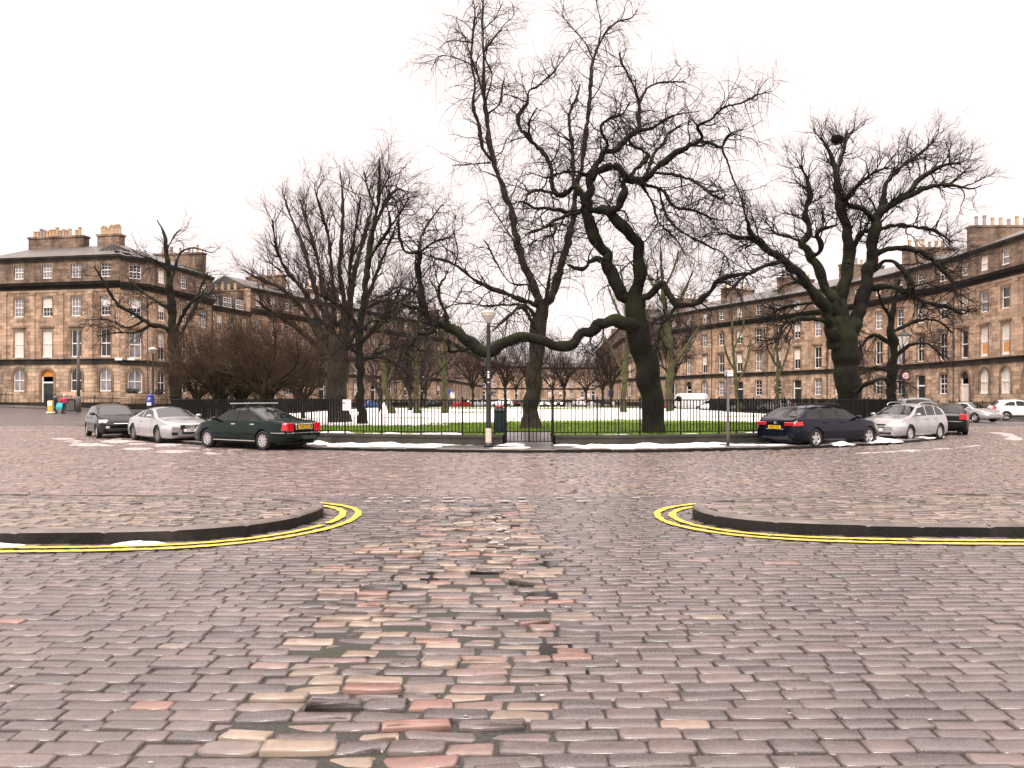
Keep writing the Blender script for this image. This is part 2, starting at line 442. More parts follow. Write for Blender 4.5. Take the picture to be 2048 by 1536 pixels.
def col_near(X, Y, g):
    n = len(X); s = strip_mask(X, Y); s2 = np.clip(s*2.2, 0, 1)
    c = GREY[g.randint(0, len(GREY), n)]*g.uniform(.8, 1.25, (n, 1))
    warm = g.rand(n) < (.006+.52*s2*(s > .12))
    c[warm] = WARM[g.randint(0, len(WARM), warm.sum())]*g.uniform(.75, 1.15, (warm.sum(), 1))
    return c, s2*.9+.06
def col_mid(X, Y, g):
    n = len(X); c = GREY[g.randint(0, len(GREY), n)]*g.uniform(.85, 1.2, (n, 1))*np.array([1.9, 1.75, 1.68])
    w = g.rand(n) < .05; c[w] = WARM[g.randint(0, 3, w.sum())]*.6
    return c, np.full(n, .25)
def col_right(X, Y, g):
    n = len(X); c = np.array([(.2,.145,.115),(.16,.125,.11),(.22,.165,.13),(.13,.11,.1)])[g.randint(0, 4, n)]*g.uniform(.8, 1.2, (n, 1))
    return c, np.full(n, .35)
def col_pav(X, Y, g):
    n = len(X); c = np.array([(.22,.165,.135),(.13,.1,.085),(.23,.175,.135),(.09,.078,.052)])[g.randint(0, 4, n)]*g.uniform(.75, 1.2, (n, 1))
    return c, np.full(n, .5)
KLo, KRo = offset(KL, .0), offset(KR, .0)
KLi, KRi = offset(KL, -.17), offset(KR, -.17)
def off_pav(X, Y): return ~(in_poly(X, Y, KLo) | in_poly(X, Y, KRo))
def view(X, Y, s=.74, a=1.4): return np.abs(X) < s*Y+a
SPLITY = 13.2
V1 = setts(-16, 16, 2.0, SPLITY, .13, .3, 0.0, 1, lambda X, Y: view(X, Y, .76, 5.5) & off_pav(X, Y), col_near)
def road_mid(X, Y): return ~in_stadium(X, Y, RK+.1) & view(X, Y, .74, 5.5) & off_pav(X, Y)
split_x = lambda Y: 1.05+.06*np.sin(Y)
V2 = setts(-40, 12, SPLITY, 46, .17, .3, R(3), 2, lambda X, Y: road_mid(X, Y) & (X < split_x(Y)), col_mid, n8=False)
V3 = setts(0, 41, SPLITY, 46, .165, .28, R(28), 3, lambda X, Y: road_mid(X, Y) & (X >= split_x(Y)), col_right, n8=False)
def merge(parts):
    V, Q, T, C, o = [], [], [], [], 0
    for v, (q, t), c in parts:
        V.append(v); Q.append(q+o); T.append(t+o); C.append(c); o += len(v)
    return np.concatenate(V), [np.concatenate(Q), np.concatenate(T)], np.concatenate(C)
v, f, c = merge([V1, V2, V3])
struct('road', npmesh('road', v, f, M['sett'], smooth=True, col=c))
P1 = setts(-19, -2, 8.3, 15, .15, .29, R(-4), 5, lambda X, Y: in_poly(X, Y, KLi) & view(X, Y, .76, 5.5), col_pav, z0=.148, hj=.003)
P2 = setts(2, 19, 8.3, 15, .15, .29, R(5), 6, lambda X, Y: in_poly(X, Y, KRi) & view(X, Y, .76, 5.5), col_pav, z0=.148, hj=.003)
for nm, pv in (('pavement', P1), ('pavement', P2)):
    v, f, c = pv; struct(nm, npmesh(nm, v, f, M['sett'], smooth=True, col=c))
for poly in (KLi, KRi):
    m = MB(); m.poly([(x, y, .118) for x, y in poly[::4]]); struct('pavement_bed', m.mesh('pavement_bed', M['bed']))
# ---- kerb stones
def kerb(path, w, z0, z1, seed, name='kerb', stone=.85, step=.06):
    g = rs(seed); V, Q, C, MI = [], [], [], []
    n = len(path); k = max(2, int(stone/step)); i = 0
    pin = offset(path, -w)
    while i < n-1:
        j = min(n-1, i+int(k*g.uniform(.75, 1.3)))
        idx = np.arange(i, j+1); a, b = path[idx], pin[idx]
        dz = g.normal(0, .006); dx = g.normal(0, .006); col = g.uniform(.6, 1.25)
        base = sum(len(x) for x in V)
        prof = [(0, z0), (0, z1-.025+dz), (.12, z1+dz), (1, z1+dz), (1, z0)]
        rows = []
        sh = np.zeros(len(idx)); sh[0] = sh[-1] = 1
        for t, z in prof:
            p = a*(1-t)+b*t
            pz = np.full(len(idx), z); pz[[0, -1]] -= .012*(z > z0)
            rows.append(np.c_[p, pz])
        V.append(np.concatenate(rows)); L = len(idx); C.append(np.full((5*L, 3), col))
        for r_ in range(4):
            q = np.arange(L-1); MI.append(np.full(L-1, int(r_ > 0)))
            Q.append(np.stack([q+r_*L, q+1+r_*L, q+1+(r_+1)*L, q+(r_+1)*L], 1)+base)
        i = j
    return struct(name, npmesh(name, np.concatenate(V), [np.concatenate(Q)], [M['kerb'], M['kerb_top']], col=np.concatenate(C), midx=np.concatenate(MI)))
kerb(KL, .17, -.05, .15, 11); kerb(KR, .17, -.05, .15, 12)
def ribbon(path, o0, o1, z, mat, name, kind='structure', seed=0, jit=.006, gaps=0):
    g = rs(seed); a, b = offset(path, o0), offset(path, o1)
    a = a+g.normal(0, jit, a.shape); b = b+g.normal(0, jit, b.shape); n = len(a)
    V = np.concatenate([np.c_[a, np.full(n, z)], np.c_[b, np.full(n, z)]])
    q = np.arange(n-1); q = q[g.rand(n-1) >= gaps]
    me = npmesh(name, V, [np.stack([q, q+n, q+n+1, q+1], 1)], mat)
    return tag(link(name, me), kind=kind)
for K, s0 in ((KL, 21), (KR, 31)):
    ds = np.r_[0, np.cumsum(np.linalg.norm(np.diff(K, axis=0), axis=1))]
    sel = K[(K[:, 1] < 11.9)]
    sel = sel[(abs(sel[:, 0]) < 30)]
    ribbon(sel, .235, .335, .016, M['yellow'], 'yellow_line', seed=s0, gaps=.01, jit=.008)
    ribbon(sel, .455, .555, .016, M['yellow'], 'yellow_line', seed=s0+1, gaps=.01, jit=.008)
# give-way dashes across the mouth of the street
m = MB(); g = random.Random(4)
for row_y in (12.35, 12.75):
    x = -2.45
    while x < 2.3:
        if g.random() < (.85 if x < -.9 else .4):
            l = g.uniform(.1, .26); m.poly([(x, row_y+g.uniform(-.03,.03), .017), (x+l, row_y+g.uniform(-.03,.03), .017), (x+l, row_y+.1, .017), (x, row_y+.1, .017)])
        x += .32
struct('road_marking', m.mesh('road_marking', M['white_line']))
m = MB()
for (px, py, l) in ((60,853,2.6),(150,846,2.4),(15,862,2.6)):
    Y = 1500*1.72/(py-796); x = GX(px, Y); m.poly([(x,Y-.12,.02),(x+l,Y-.1-.7,.02),(x+l,Y-.55,.02),(x,Y+.12,.02)])
struct('road_marking', m.mesh('road_marking', M['white_line']))
# a few worn white blobs of old paint in the worn strip
m = MB(); g = random.Random(8)
for k in range(16):
    Y = g.uniform(8.6, 11); x = -.16+g.uniform(-.12,.12); a = g.uniform(.02,.07)
    m.poly([(x-a, Y-.03, .013), (x+a, Y-.04, .013), (x+a*.8, Y+.03, .013), (x-a*.7, Y+.04, .013)])
struct('road_marking', m.mesh('road_marking', M['white_line']))
# standing water low in the joints of the worn strip
m = MB()
def blob(m, x, y, rx, ry, z, seed):
    g = random.Random(seed); m.poly([(x+rx*g.uniform(.75,1.15)*math.cos(a), y+ry*g.uniform(.75,1.15)*math.sin(a), z) for a in [2*math.pi*k/18 for k in range(18)]])
for i, (x, y, rx, ry) in enumerate([(.36,8.3,.22,.55),(.3,6.9,.22,.7),(-.95,7.2,.22,.4),(.4,5.2,.22,.7),(-2.0,10.6,.5,.25)]):
    blob(m, x, y, rx, ry, -.0135-.0004*i, i)
struct('water', m.mesh('water', M['water']))

# grit, leaf scraps and crumbs of snow lying on the stones
g = rs(44); n = 420; X = g.uniform(-8, 8, n); Y = 3.3+9*g.rand(n)**1.3; k = view(X, Y, .7, .3) & off_pav(X, Y); X, Y = X[k], Y[k]; n = len(X)
a = g.uniform(0, 6.28, (n, 1))+np.array([0, 1.3, 2.9, 4.4]); r_ = g.uniform(.004, .013, (n, 4))
V = np.stack([X[:, None]+r_*1.5*np.cos(a), Y[:, None]+r_*np.sin(a), .012+g.uniform(0, .006, (n, 4))], 2).reshape(-1, 3)
cl = np.array([(.3,.25,.2),(.12,.07,.035),(.5,.47,.44),(.08,.06,.04)])[g.randint(0, 4, n)]
tag(link('grit', npmesh('grit', V, [np.arange(4*n).reshape(-1, 4)], M['sett'], col=np.repeat(cl, 4, 0))), kind='stuff')
# ---- garden: pavement ring, kerb, lawn
st = stadium
def ring(r0, r1, z, name, mat):
    a, b = st(r0), st(r1); n = len(a)
    V = [(x, y, z) for x, y in a]+[(x, y, z) for x, y in b]; q = np.arange(n); q2 = (q+1) % n
    return struct(name, npmesh(name, V, [np.stack([q, q+n, q2+n, q2], 1)], mat))
ring(RF-.5, RK-.16, .1, 'pavement', M['flag'])
kp = np.array(st(RK, 400)); kp = kp[kp[:, 1] < 70]
kp = resample(np.array([(GCX-RK, 75)]+[(GCX+RK*math.cos(a), GCY+RK*math.sin(a)) for a in np.linspace(math.pi, 2*math.pi, 300)]+[(GCX+RK, 75)]), .12)
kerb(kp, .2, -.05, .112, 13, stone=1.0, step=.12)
lawn_pts = st(RF-.2, 240)
_k = [i for i, (x, y) in enumerate(lawn_pts) if -.24 < x < 1.42 and y < 40]
ya = GCY-math.sqrt((RF-.2)**2-1.24**2); yb_ = GCY-math.sqrt((RF-.2)**2-.42**2)
lawn_pts = lawn_pts[:_k[0]]+[(-.24, ya), (-.24, ya+2.3), (1.42, yb_+2.3), (1.42, yb_)]+lawn_pts[_k[-1]+1:]
m = MB(); m.poly([(x, y, .42) for x, y in lawn_pts]); struct('lawn', m.mesh('lawn', M['lawn']))
# path from the gate
def grid_sheet(name, x0, x1, y0, y1, nx, ny, hf, mat, kind, cull=-.05, z0=0):
    X, Y = np.meshgrid(np.linspace(x0, x1, nx), np.linspace(y0, y1, ny)); H = hf(X, Y)
    V = np.stack([X.ravel(), Y.ravel(), (H+z0).ravel()], 1); i = np.arange(nx*ny).reshape(ny, nx)
    Q = np.stack([i[:-1,:-1].ravel(), i[:-1,1:].ravel(), i[1:,1:].ravel(), i[1:,:-1].ravel()], 1)
    ok = (H.ravel()[Q] > cull).any(1); Q = Q[ok]
    if not len(Q): print('EMPTY', name, z0); return
    u, inv = np.unique(Q, return_inverse=True)
    return tag(link(name, npmesh(name, V[u], [inv.reshape(Q.shape)], mat, smooth=True)), kind=kind)
def lawn_snow(X, Y):
    n = fbm(X*.16+3, Y*.22+7, 5); edge = 39.3+2.5*np.sin(X*.25)
    t = np.clip((Y-edge)/5, -1, 1)*.26-np.clip((Y-85)/12, 0, 1)*.2
    left = np.exp(-((X+9)**2/20+(Y-37.5)**2/6))*.3+np.exp(-((X+12)**2/30+(Y-30)**2/8))*.3
    st_ = fbm(X*.12+40, Y*.75+11, 4)
    h = (n*.6+st_*.4-.65+t+left)*.22
    h = np.where(in_stadium(X, Y, RF-.6) | (Y > GY1) & ((X-GCX)**2+(Y-GY1)**2 < (RF-.6)**2), h, -1)
    return np.minimum(h, .06)
grid_sheet('snow', -19.5, 21.5, 26, 111, 170, 340, lawn_snow, M['snow'], 'stuff', cull=0, z0=.425)
# grass blades behind the railings
g = rs(9); n = 42000
X = g.uniform(-14, 15.5, n); Y = g.uniform(25.9, 39, n)
k = in_stadium(X, Y, RF-.35) & (lawn_snow(X, Y) < .005) & ~((X > -.28) & (X < 1.46) & (Y < 28.6)); X, Y = X[k], Y[k]; n = len(X)
a = g.uniform(0, 6.28, n); h = g.uniform(.04, .11, n); w = .012
V = np.stack([np.c_[X-w*np.cos(a), Y-w*np.sin(a), np.full(n, .415)], np.c_[X+w*np.cos(a), Y+w*np.sin(a), np.full(n, .415)], np.c_[X+g.normal(0, .03, n), Y+g.normal(0, .03, n), .42+h]], 1).reshape(-1, 3)
M['blade'] = grass_mat('grass blades', (.1,.19,.018), (.19,.29,.03))
tag(link('grass', npmesh('grass', V, [np.arange(3*n).reshape(-1, 3)], M['blade'])), kind='stuff')
# snow along the garden pavement and in the gutters
def arc_snow(a0, a1, r0, r1, hmax, seed, mat, z0, thr=.45, name='snow', cover=1.0):
    na = int((R(a1)-R(a0))*r0/.09); nr = max(6, int((r1-r0)/.07))
    A, D = np.meshgrid(np.linspace(R(a0), R(a1), na), np.linspace(0, 1, nr))
    RR = r0+(r1-r0)*D; X = GCX+RR*np.cos(A); Y = GCY+RR*np.sin(A)
    n = fbm(X*1.1+seed*7, Y*1.1+seed*3, 5); env = np.sin(np.pi*D)**.6
    ends = np.clip(np.minimum(A-R(a0), R(a1)-A)*RR/.8, 0, 1)
    Hh = ((n-thr)*1.6*env+(env-1)*.35+(ends-1)*.4)*hmax*cover
    V = np.stack([X.ravel(), Y.ravel(), (Hh+z0).ravel()], 1); i = np.arange(na*nr).reshape(nr, na)
    Q = np.stack([i[:-1,:-1].ravel(), i[:-1,1:].ravel(), i[1:,1:].ravel(), i[1:,:-1].ravel()], 1)
    Q = Q[(Hh.ravel()[Q] > 0).any(1)]
    if not len(Q): print('EMPTY', name, z0); return
    u, inv = np.unique(Q, return_inverse=True)
    return tag(link(name, npmesh(name, V[u], [inv.reshape(Q.shape)], mat, smooth=True)), kind='stuff')
arc_snow(272, 297, RF+.55, RK-.05, .17, 1, M['snow'], .105, .3)
arc_snow(296, 325, RF+.6, RK+.3, .3, 2, M['snow'], .09, .3)
arc_snow(243, 262, RF+.5, RK-.1, .15, 3, M['snow'], .105, .33)
arc_snow(263.5, 271, RF+.9, RK-.3, .1, 4, M['snow'], .104, .52)
arc_snow(213, 247, RK+1.9, RK+3.2, .07, 5, M['slush'], .0, .45)
arc_snow(212, 246, RK-.1, RK+1.9, .08, 6, M['slush'], .0, .45)
arc_snow(293, 312, RK+2.2, RK+2.6, .06, 7, M['slush'], .0, .36)
arc_snow(322, 345, RK+2.2, RK+3.0, .08, 8, M['slush'], .0, .42)
arc_snow(243, 290, RF+.12, RF+.5, .12, 9, M['snow'], .104, .4)
arc_snow(226, 262, RF-.5, RF-.1, .2, 10, M['snow'], .42, .35)
arc_snow(275, 300, RF-.5, RF-.12, .1, 12, M['snow'], .425, .45)
def box_snow(x0, x1, y0, y1, hm, seed, mat, z0, thr):
    def hf(X, Y):
        u = (X-x0)/(x1-x0); v = (Y-y0)/(y1-y0); env = (np.clip(np.sin(np.pi*u), 0, 1)*np.clip(np.sin(np.pi*v), 0, 1))**.5
        return ((fbm(X*2+seed*5, Y*2+seed, 5)-thr)*1.6*env+(env-1)*.4)*hm
    return grid_sheet('snow', x0, x1, y0, y1, int((x1-x0)/.05)+2, int((y1-y0)/.05)+2, hf, mat, 'stuff', cull=0, z0=z0)
box_snow(-6.6, -4.95, 8.5, 8.85, .09, 1, M['snow'], .005, .3)
box_snow(-4.75, -4.05, 8.68, 8.92, .08, 2, M['snow'], .005, .3)
box_snow(.38, .8, 7.9, 8.35, .05, 5, M['snow'], .0, .36)
# left side: street climbing gently towards the corner house
def rise(X, Y): return .85*np.clip((-X-30)/25, 0, 1)*np.clip((Y-48)/18, 0, 1)
grid_sheet('road_rise', -75, -27, 46, 100, 60, 60, lambda X, Y: rise(X, Y)-.01, M['road'], 'structure', cull=-.02)
# ================================================================ buildings
def stone_mat(name, base, dark, soot=1.0, rust=True, bw=.85, bh=.36):
    b = NB(name)
    sx = b.n('ShaderNodeSeparateXYZ'); b.l(b.tc(), sx.inputs[0])
    cx = b.n('ShaderNodeCombineXYZ'); b.l(b.math('ADD', sx.outputs[0], b.math('MULTIPLY', sx.outputs[1], .7)), cx.inputs[0]); b.l(sx.outputs[2], cx.inputs[1])
    br = b.n('ShaderNodeTexBrick'); b.l(cx.outputs[0], br.inputs[0]); br.inputs['Scale'].default_value = 1
    br.inputs['Brick Width'].default_value = bw; br.inputs['Row Height'].default_value = bh; br.inputs['Mortar Size'].default_value = .02 if rust else .011
    br.inputs['Color1'].default_value = (*base, 1); br.inputs['Color2'].default_value = (*[x*.3 for x in base], 1)
    br.inputs['Mortar'].default_value = (*[x*.3 for x in base], 1); br.inputs['Bias'].default_value = -.25
    mp = b.n('ShaderNodeMapping'); b.l(b.tc(), mp.inputs[0]); mp.inputs['Scale'].default_value = (1, 1, .28)
    n1 = b.noise(.55, 6, vec=mp.outputs[0], rough=.65); n2 = b.noise(7, 5); n3 = b.noise(.2, 3)
    c = b.mix(b.mrange(n2, .3, .7, 0, .5), br.outputs[0], tuple(x*.6 for x in base))
    c = b.mix(b.mrange(n1, .44, .64, 0, .9*soot), c, dark)
    c = b.mix(b.mrange(n3, .4, .7, 0, .35*soot), c, dark)
    mh = b.n('ShaderNodeMapping'); b.l(b.tc(), mh.inputs[0]); mh.inputs['Scale'].default_value = (.55, .55, 2.6)      # soot lying along the courses
    c = b.mix(b.mrange(b.noise(1, 4, vec=mh.outputs[0], rough=.7), .5, .66, 0, .6*soot), c, dark)
    b.set(col=c, rough=.85, spec=.25); b.bump(b.math('SUBTRACT', b.math('MULTIPLY', n2, .25), br.outputs['Fac']), .7 if rust else .35, .03)
    return b.mat
TAN = (.7,.48,.33)
M['ashlar'] = stone_mat('sooty ashlar sandstone', TAN, (.075,.05,.035), .85, False)
M['rustic'] = stone_mat('channelled sandstone', (.78,.56,.39), (.06,.042,.033), .75, True, 1.0, .42)
M['clean'] = stone_mat('cleaned sandstone', (.66,.47,.33), (.18,.12,.085), .6, False)
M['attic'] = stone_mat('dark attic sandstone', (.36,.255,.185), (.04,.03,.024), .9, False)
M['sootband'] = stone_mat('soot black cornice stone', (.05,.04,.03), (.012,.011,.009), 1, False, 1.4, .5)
M['trimstone'] = stone_mat('pale dressed stone', (.36,.24,.15), (.08,.06,.04), .6, False, 1.2, .6)
def slate_mat():
    b = NB('grey slate'); sx = b.n('ShaderNodeSeparateXYZ'); b.l(b.tc(), sx.inputs[0])
    cx = b.n('ShaderNodeCombineXYZ'); b.l(sx.outputs[0], cx.inputs[0]); b.l(b.math('ADD', sx.outputs[1], sx.outputs[2]), cx.inputs[1])
    br = b.n('ShaderNodeTexBrick'); b.l(cx.outputs[0], br.inputs[0]); br.inputs['Scale'].default_value = 1
    br.inputs['Brick Width'].default_value = .3; br.inputs['Row Height'].default_value = .25; br.inputs['Mortar Size'].default_value = .01
    br.inputs['Color1'].default_value = (.14,.12,.115,1); br.inputs['Color2'].default_value = (.1,.088,.085,1); br.inputs['Mortar'].default_value = (.04,.035,.033,1)
    b.set(col=b.mix(b.mrange(b.noise(.7, 5), .4, .7, 0, .6), br.outputs[0], (.06,.06,.04)), rough=.5); return b.mat
M['slate'] = slate_mat()
M['pot'] = simple('buff clay chimney pot', (.5,.34,.2), .8, var=.25, scale=1.5)
M['pot_grey'] = simple('grey clay chimney pot', (.32,.27,.25), .8, var=.25, scale=1.5)
M['door_dark'] = simple('dark painted door', (.02,.03,.028), .35, var=.2)
M['door_white'] = simple('white painted door', (.7,.66,.62), .4, var=.06)
M['fan'] = pane('fanlight glass', (.06,.05,.05))
M['moss'] = simple('mossy gutter edge', (.05,.06,.015), .9, var=.4, scale=2)
G_Z = dict(sill_g=2.1, top_g=4.35, band0=5.1, band1=5.65, sill1=5.85, top1=8.8, sill2=10.3, top2=12.4, cor0=13.25, cor1=14.0, sill3=14.5, top3=16.0, eave=16.75)
_wm = {}
def arch_pts(w, h, n=10):
    """outline of a round-topped opening, from bottom left clockwise seen from outside"""
    r = w/2; z = h-r
    return [(-r, 0)]+[(-r*math.cos(math.pi*k/n), z+r*math.sin(math.pi*k/n)) for k in range(n+1)]+[(r, 0)]
def window_meshes(kind, w, h):
    key = (kind, round(w, 2), round(h, 2))
    if key in _wm: return _wm[key]
    fr = MB(); t = .075; y0, y1 = .12, .19
    def bar(x0, x1, z0, z1, a=y0, b_=y1): fr.box(x0, x1, a, b_, z0, z1)
    bar(-w/2, w/2, 0, .1, .04, y1)
    pn = MB()
    if kind == 'arch':
        o = arch_pts(w, h); i_ = arch_pts(w-2*t, h-t)
        for a in range(len(o)-1):
            q = [o[a], o[a+1], i_[a+1], i_[a]]
            fr.yprism([(x, max(z, .0)) for x, z in q], y0, y1)
        bar(-.03, .03, .1, h-t); bar(-w/2+t, w/2-t, h*.46, h*.46+.09, y0-.02, y1-.01)
        pn.poly([(x, .17, z) for x, z in reversed(i_)])
    else:
        bar(-w/2, -w/2+t, .1, h); bar(w/2-t, w/2, .1, h); bar(-w/2+t, w/2-t, h-t, h)
        mid = h*.5; bar(-w/2+t, w/2-t, mid-.05, mid+.05, y0-.02, y1-.01)
        nx, nz = {'two': (2, 0), 'six': (3, 2), 'plain': (1, 0), 'two4': (2, 2)}[kind]
        for k in range(1, nx):
            x = -w/2+t+(w-2*t)*k/nx; bar(x-.02, x+.02, .1, mid-.05, y0+.012); bar(x-.02, x+.02, mid+.05, h-t, y0+.012)
        for s in range(2):
            for k in range(1, nz):
                z = (.1+(mid-.05-.1)*k/nz) if s == 0 else (mid+.05+(h-t-mid-.05)*k/nz)
                bar(-w/2+t, w/2-t, z-.016, z+.016, y0+.015)
        pn.poly([(-w/2+t, .17, .1), (w/2-t, .17, .1), (w/2-t, .17, h-t), (-w/2+t, .17, h-t)])
    frm = fr.mesh('window', M['white_paint'])
    panes = {}
    for mn in ('pane', 'pane_pale', 'blind'):
        panes[mn] = pn.mesh('pane', M[mn])
    hb = MB()
    tt = t+.005
    if kind == 'arch': pts = [(x, z) for x, z in arch_pts(w-2*tt, h-tt) if z > h*.5]; pts = [(-(w/2-tt), h*.5)]+pts+[(w/2-tt, h*.5)]; hb.poly([(x, .166, z) for x, z in reversed(pts)])
    else: hb.poly([(-w/2+tt, .166, h*.5), (w/2-tt, .166, h*.5), (w/2-tt, .166, h-tt), (-w/2+tt, .166, h-tt)])
    panes['half'] = hb.mesh('blind', M['blind'])
    pb = MB(); pb.poly([(-w/2+tt, .164, h*.1), (w/2-tt, .164, h*.1), (w/2-tt, .164, h*.42), (-w/2+tt, .164, h*.42)])
    panes['tan'] = pb.mesh('curtain', M['blind_tan'])
    _wm[key] = (frm, panes); return _wm[key]
def add_window(par, kind, w, h, x, z, rnd, style=None):
    frm, pn = window_meshes(kind, w, h)
    o = link('window', frm, par, (x, 0, z))
    r = rnd.random() if style is None else style
    if r < .36: link('pane', pn['pane'], o)
    elif r < .66: link('pane', pn['pane_pale'], o)
    elif r < .84: link('pane', pn['pane'], o); link('blind', pn['half'], o)
    elif r < .95: link('pane', pn['blind'], o)
    else: link('pane', pn['blind'], o); link('curtain', pn['tan'], o)
    return o
def house(label, A, B, bays, gstyle='rect', z=0.05, doors=(), seed=0, mats=('rustic','ashlar','attic'), pil=False, attic=True, roof='ridge', chim=(0, 1), Z=G_Z, depth=9.0, cat='house', name='terraced_house', group=None, kinds=('two','two','six','six'), wstyle={}, dormer=False, fine=True, cap_ends=(1,1), door_mat='door_dark', fan='fan', pots=8, ridge=1.9):
    rnd = random.Random(seed)
    L = math.hypot(B[0]-A[0], B[1]-A[1]); rz = math.atan2(B[1]-A[1], B[0]-A[0])
    t = thing(name, label, cat, (A[0], A[1], z), rz, group)
    bw = L/bays
    top = Z['eave'] if attic else Z['cor1']
    wg, w1 = 1.25, 1.22
    cols = []
    for b in range(bays):
        xc = bw*(b+.5); ops = []
        if b in doors: ops.append((xc, 1.55, .25, Z['top_g']+.15 if gstyle == 'arch' else 4.2, 'door'))
        else: ops.append((xc, wg+(.15 if gstyle == 'arch' else 0), Z['sill_g'], Z['top_g']+(.25 if gstyle == 'arch' else 0), gstyle))
        ops.append((xc, w1, Z['sill1'], Z['top1'], 'f1')); ops.append((xc, w1, Z['sill2'], Z['top2'], 'f2'))
        if attic: ops.append((xc, w1, Z['sill3'], Z['top3'], 'f3'))
        cols.append(ops)
    wall = MB(); rv = .24
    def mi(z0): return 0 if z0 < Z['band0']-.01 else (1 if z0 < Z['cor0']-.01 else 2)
    def solid(x0, x1, z0, z1):
        cuts = [z0]+[c for c in (Z['band0'], Z['cor0']) if z0 < c < z1]+[z1]
        for a, c in zip(cuts, cuts[1:]):
            if c-a > 1e-4: wall.poly([(x0,0,a),(x1,0,a),(x1,0,c),(x0,0,c)], mi(a))
    zb = -1.2
    for b, ops in enumerate(cols):
        x0, x1 = bw*b, bw*(b+1)
        wmax = max(o[1] for o in ops)/2; xc = bw*(b+.5)
        solid(x0, xc-wmax, zb, top); solid(xc+wmax, x1, zb, top)
        zc = zb
        for (xo, w, za, zt, k) in ops:
            solid(xc-wmax, xc+wmax, zc, za)
            if w/2 < wmax-1e-4: solid(xc-wmax, xc-w/2, za, zt); solid(xc+w/2, xc+wmax, za, zt)
            m_ = mi(za)
            isarch = k == 'arch' or (k == 'door' and gstyle == 'arch')
            pts = arch_pts(w, zt-za) if isarch else [(-w/2, 0), (-w/2, zt-za), (w/2, zt-za), (w/2, 0)]
            for a in range(len(pts)-1):
                p, q = pts[a], pts[a+1]
                wall.poly([(xc+p[0], 0, za+p[1]), (xc+q[0], 0, za+q[1]), (xc+q[0], rv, za+q[1]), (xc+p[0], rv, za+p[1])], m_)
            wall.poly([(xc-w/2, 0, za), (xc-w/2, rv, za), (xc+w/2, rv, za), (xc+w/2, 0, za)][::-1], m_)
            if isarch:
                ap = pts[1:-1]
                for a in range(len(ap)-1):
                    p, q = ap[a], ap[a+1]
                    wall.poly([(xc+p[0], 0, za+p[1]), (xc+q[0], 0, za+q[1]), (xc+q[0], 0, zt), (xc+p[0], 0, zt)], m_)
            zc = zt
        solid(xc-wmax, xc+wmax, zc, top)
    for s, x in ((0, 0.0), (1, L)):
        q = [(x,0,zb),(x,0,top),(x,depth,top),(x,depth,zb)]
        wall.poly(q if s else q[::-1], 1)
    wall.poly([(0,depth,zb),(0,depth,top),(L,depth,top),(L,depth,zb)], 1)
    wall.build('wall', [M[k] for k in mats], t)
    # windows and doors
    for b, ops in enumerate(cols):
        for (xc, w, za, zt, k) in ops:
            st_ = wstyle.get((b, k))
            if k == 'door':
                d = MB(); hh = 2.75; dz = .25
                d.box(-w/2+.14, w/2-.14, .2, .24, 0, hh)
                for px in (-.33, .33):
                    for pz in (.25, 1.1, 1.95): d.box(px-.22, px+.22, .18, .2, pz, pz+.65)
                do = d.build('door', M[door_mat], t, loc=(xc, 0, dz))
                f_ = MB(); f_.box(-w/2, -w/2+.14, .14, .22, 0, zt-za-(w/2 if gstyle == 'arch' else 0)); f_.box(w/2-.14, w/2, .14, .22, 0, zt-za-(w/2 if gstyle == 'arch' else 0)); f_.box(-w/2+.14, w/2-.14, .13, .21, hh, hh+.16)
                f_.build('door_frame', M['white_paint'], do)
                fl = MB()
                if gstyle == 'arch':
                    fl.poly([(x, .2, max(z_, hh+.16)) for x, z_ in reversed(arch_pts(w-.02, zt-za-.01, 14)) if z_ > hh-.2]) if zt-za-w/2 > hh else fl.poly([(x, .2, z_) for x, z_ in reversed(arch_pts(w-.02, zt-za-.01, 14)) if z_ > .1])
                else: fl.poly([(-w/2+.14, .2, hh+.16), (w/2-.14, .2, hh+.16), (w/2-.14, .2, zt-za), (-w/2+.14, .2, zt-za)])
                fl.build('fanlight', M[fan], do)
            else:
                kd = 'arch' if k == 'arch' else kinds[{'rect': 0, 'f1': 1, 'f2': 2, 'f3': 3}[k]]
                add_window(t, kd, w, zt-za, xc, za, rnd, st_)
    # bands
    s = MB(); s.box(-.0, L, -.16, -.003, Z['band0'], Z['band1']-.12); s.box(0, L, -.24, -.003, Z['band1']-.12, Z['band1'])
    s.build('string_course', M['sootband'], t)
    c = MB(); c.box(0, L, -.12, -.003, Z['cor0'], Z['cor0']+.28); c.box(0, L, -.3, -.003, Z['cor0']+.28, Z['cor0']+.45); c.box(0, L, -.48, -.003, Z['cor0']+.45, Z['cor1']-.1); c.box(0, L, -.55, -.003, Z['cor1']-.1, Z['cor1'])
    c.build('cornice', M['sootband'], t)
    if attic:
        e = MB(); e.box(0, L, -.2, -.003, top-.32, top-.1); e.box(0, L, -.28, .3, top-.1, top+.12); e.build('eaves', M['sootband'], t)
    s = MB(); s.box(0, L, -.1, -.003, -1.1, .9); s.build('plinth', M['sootband'], t)
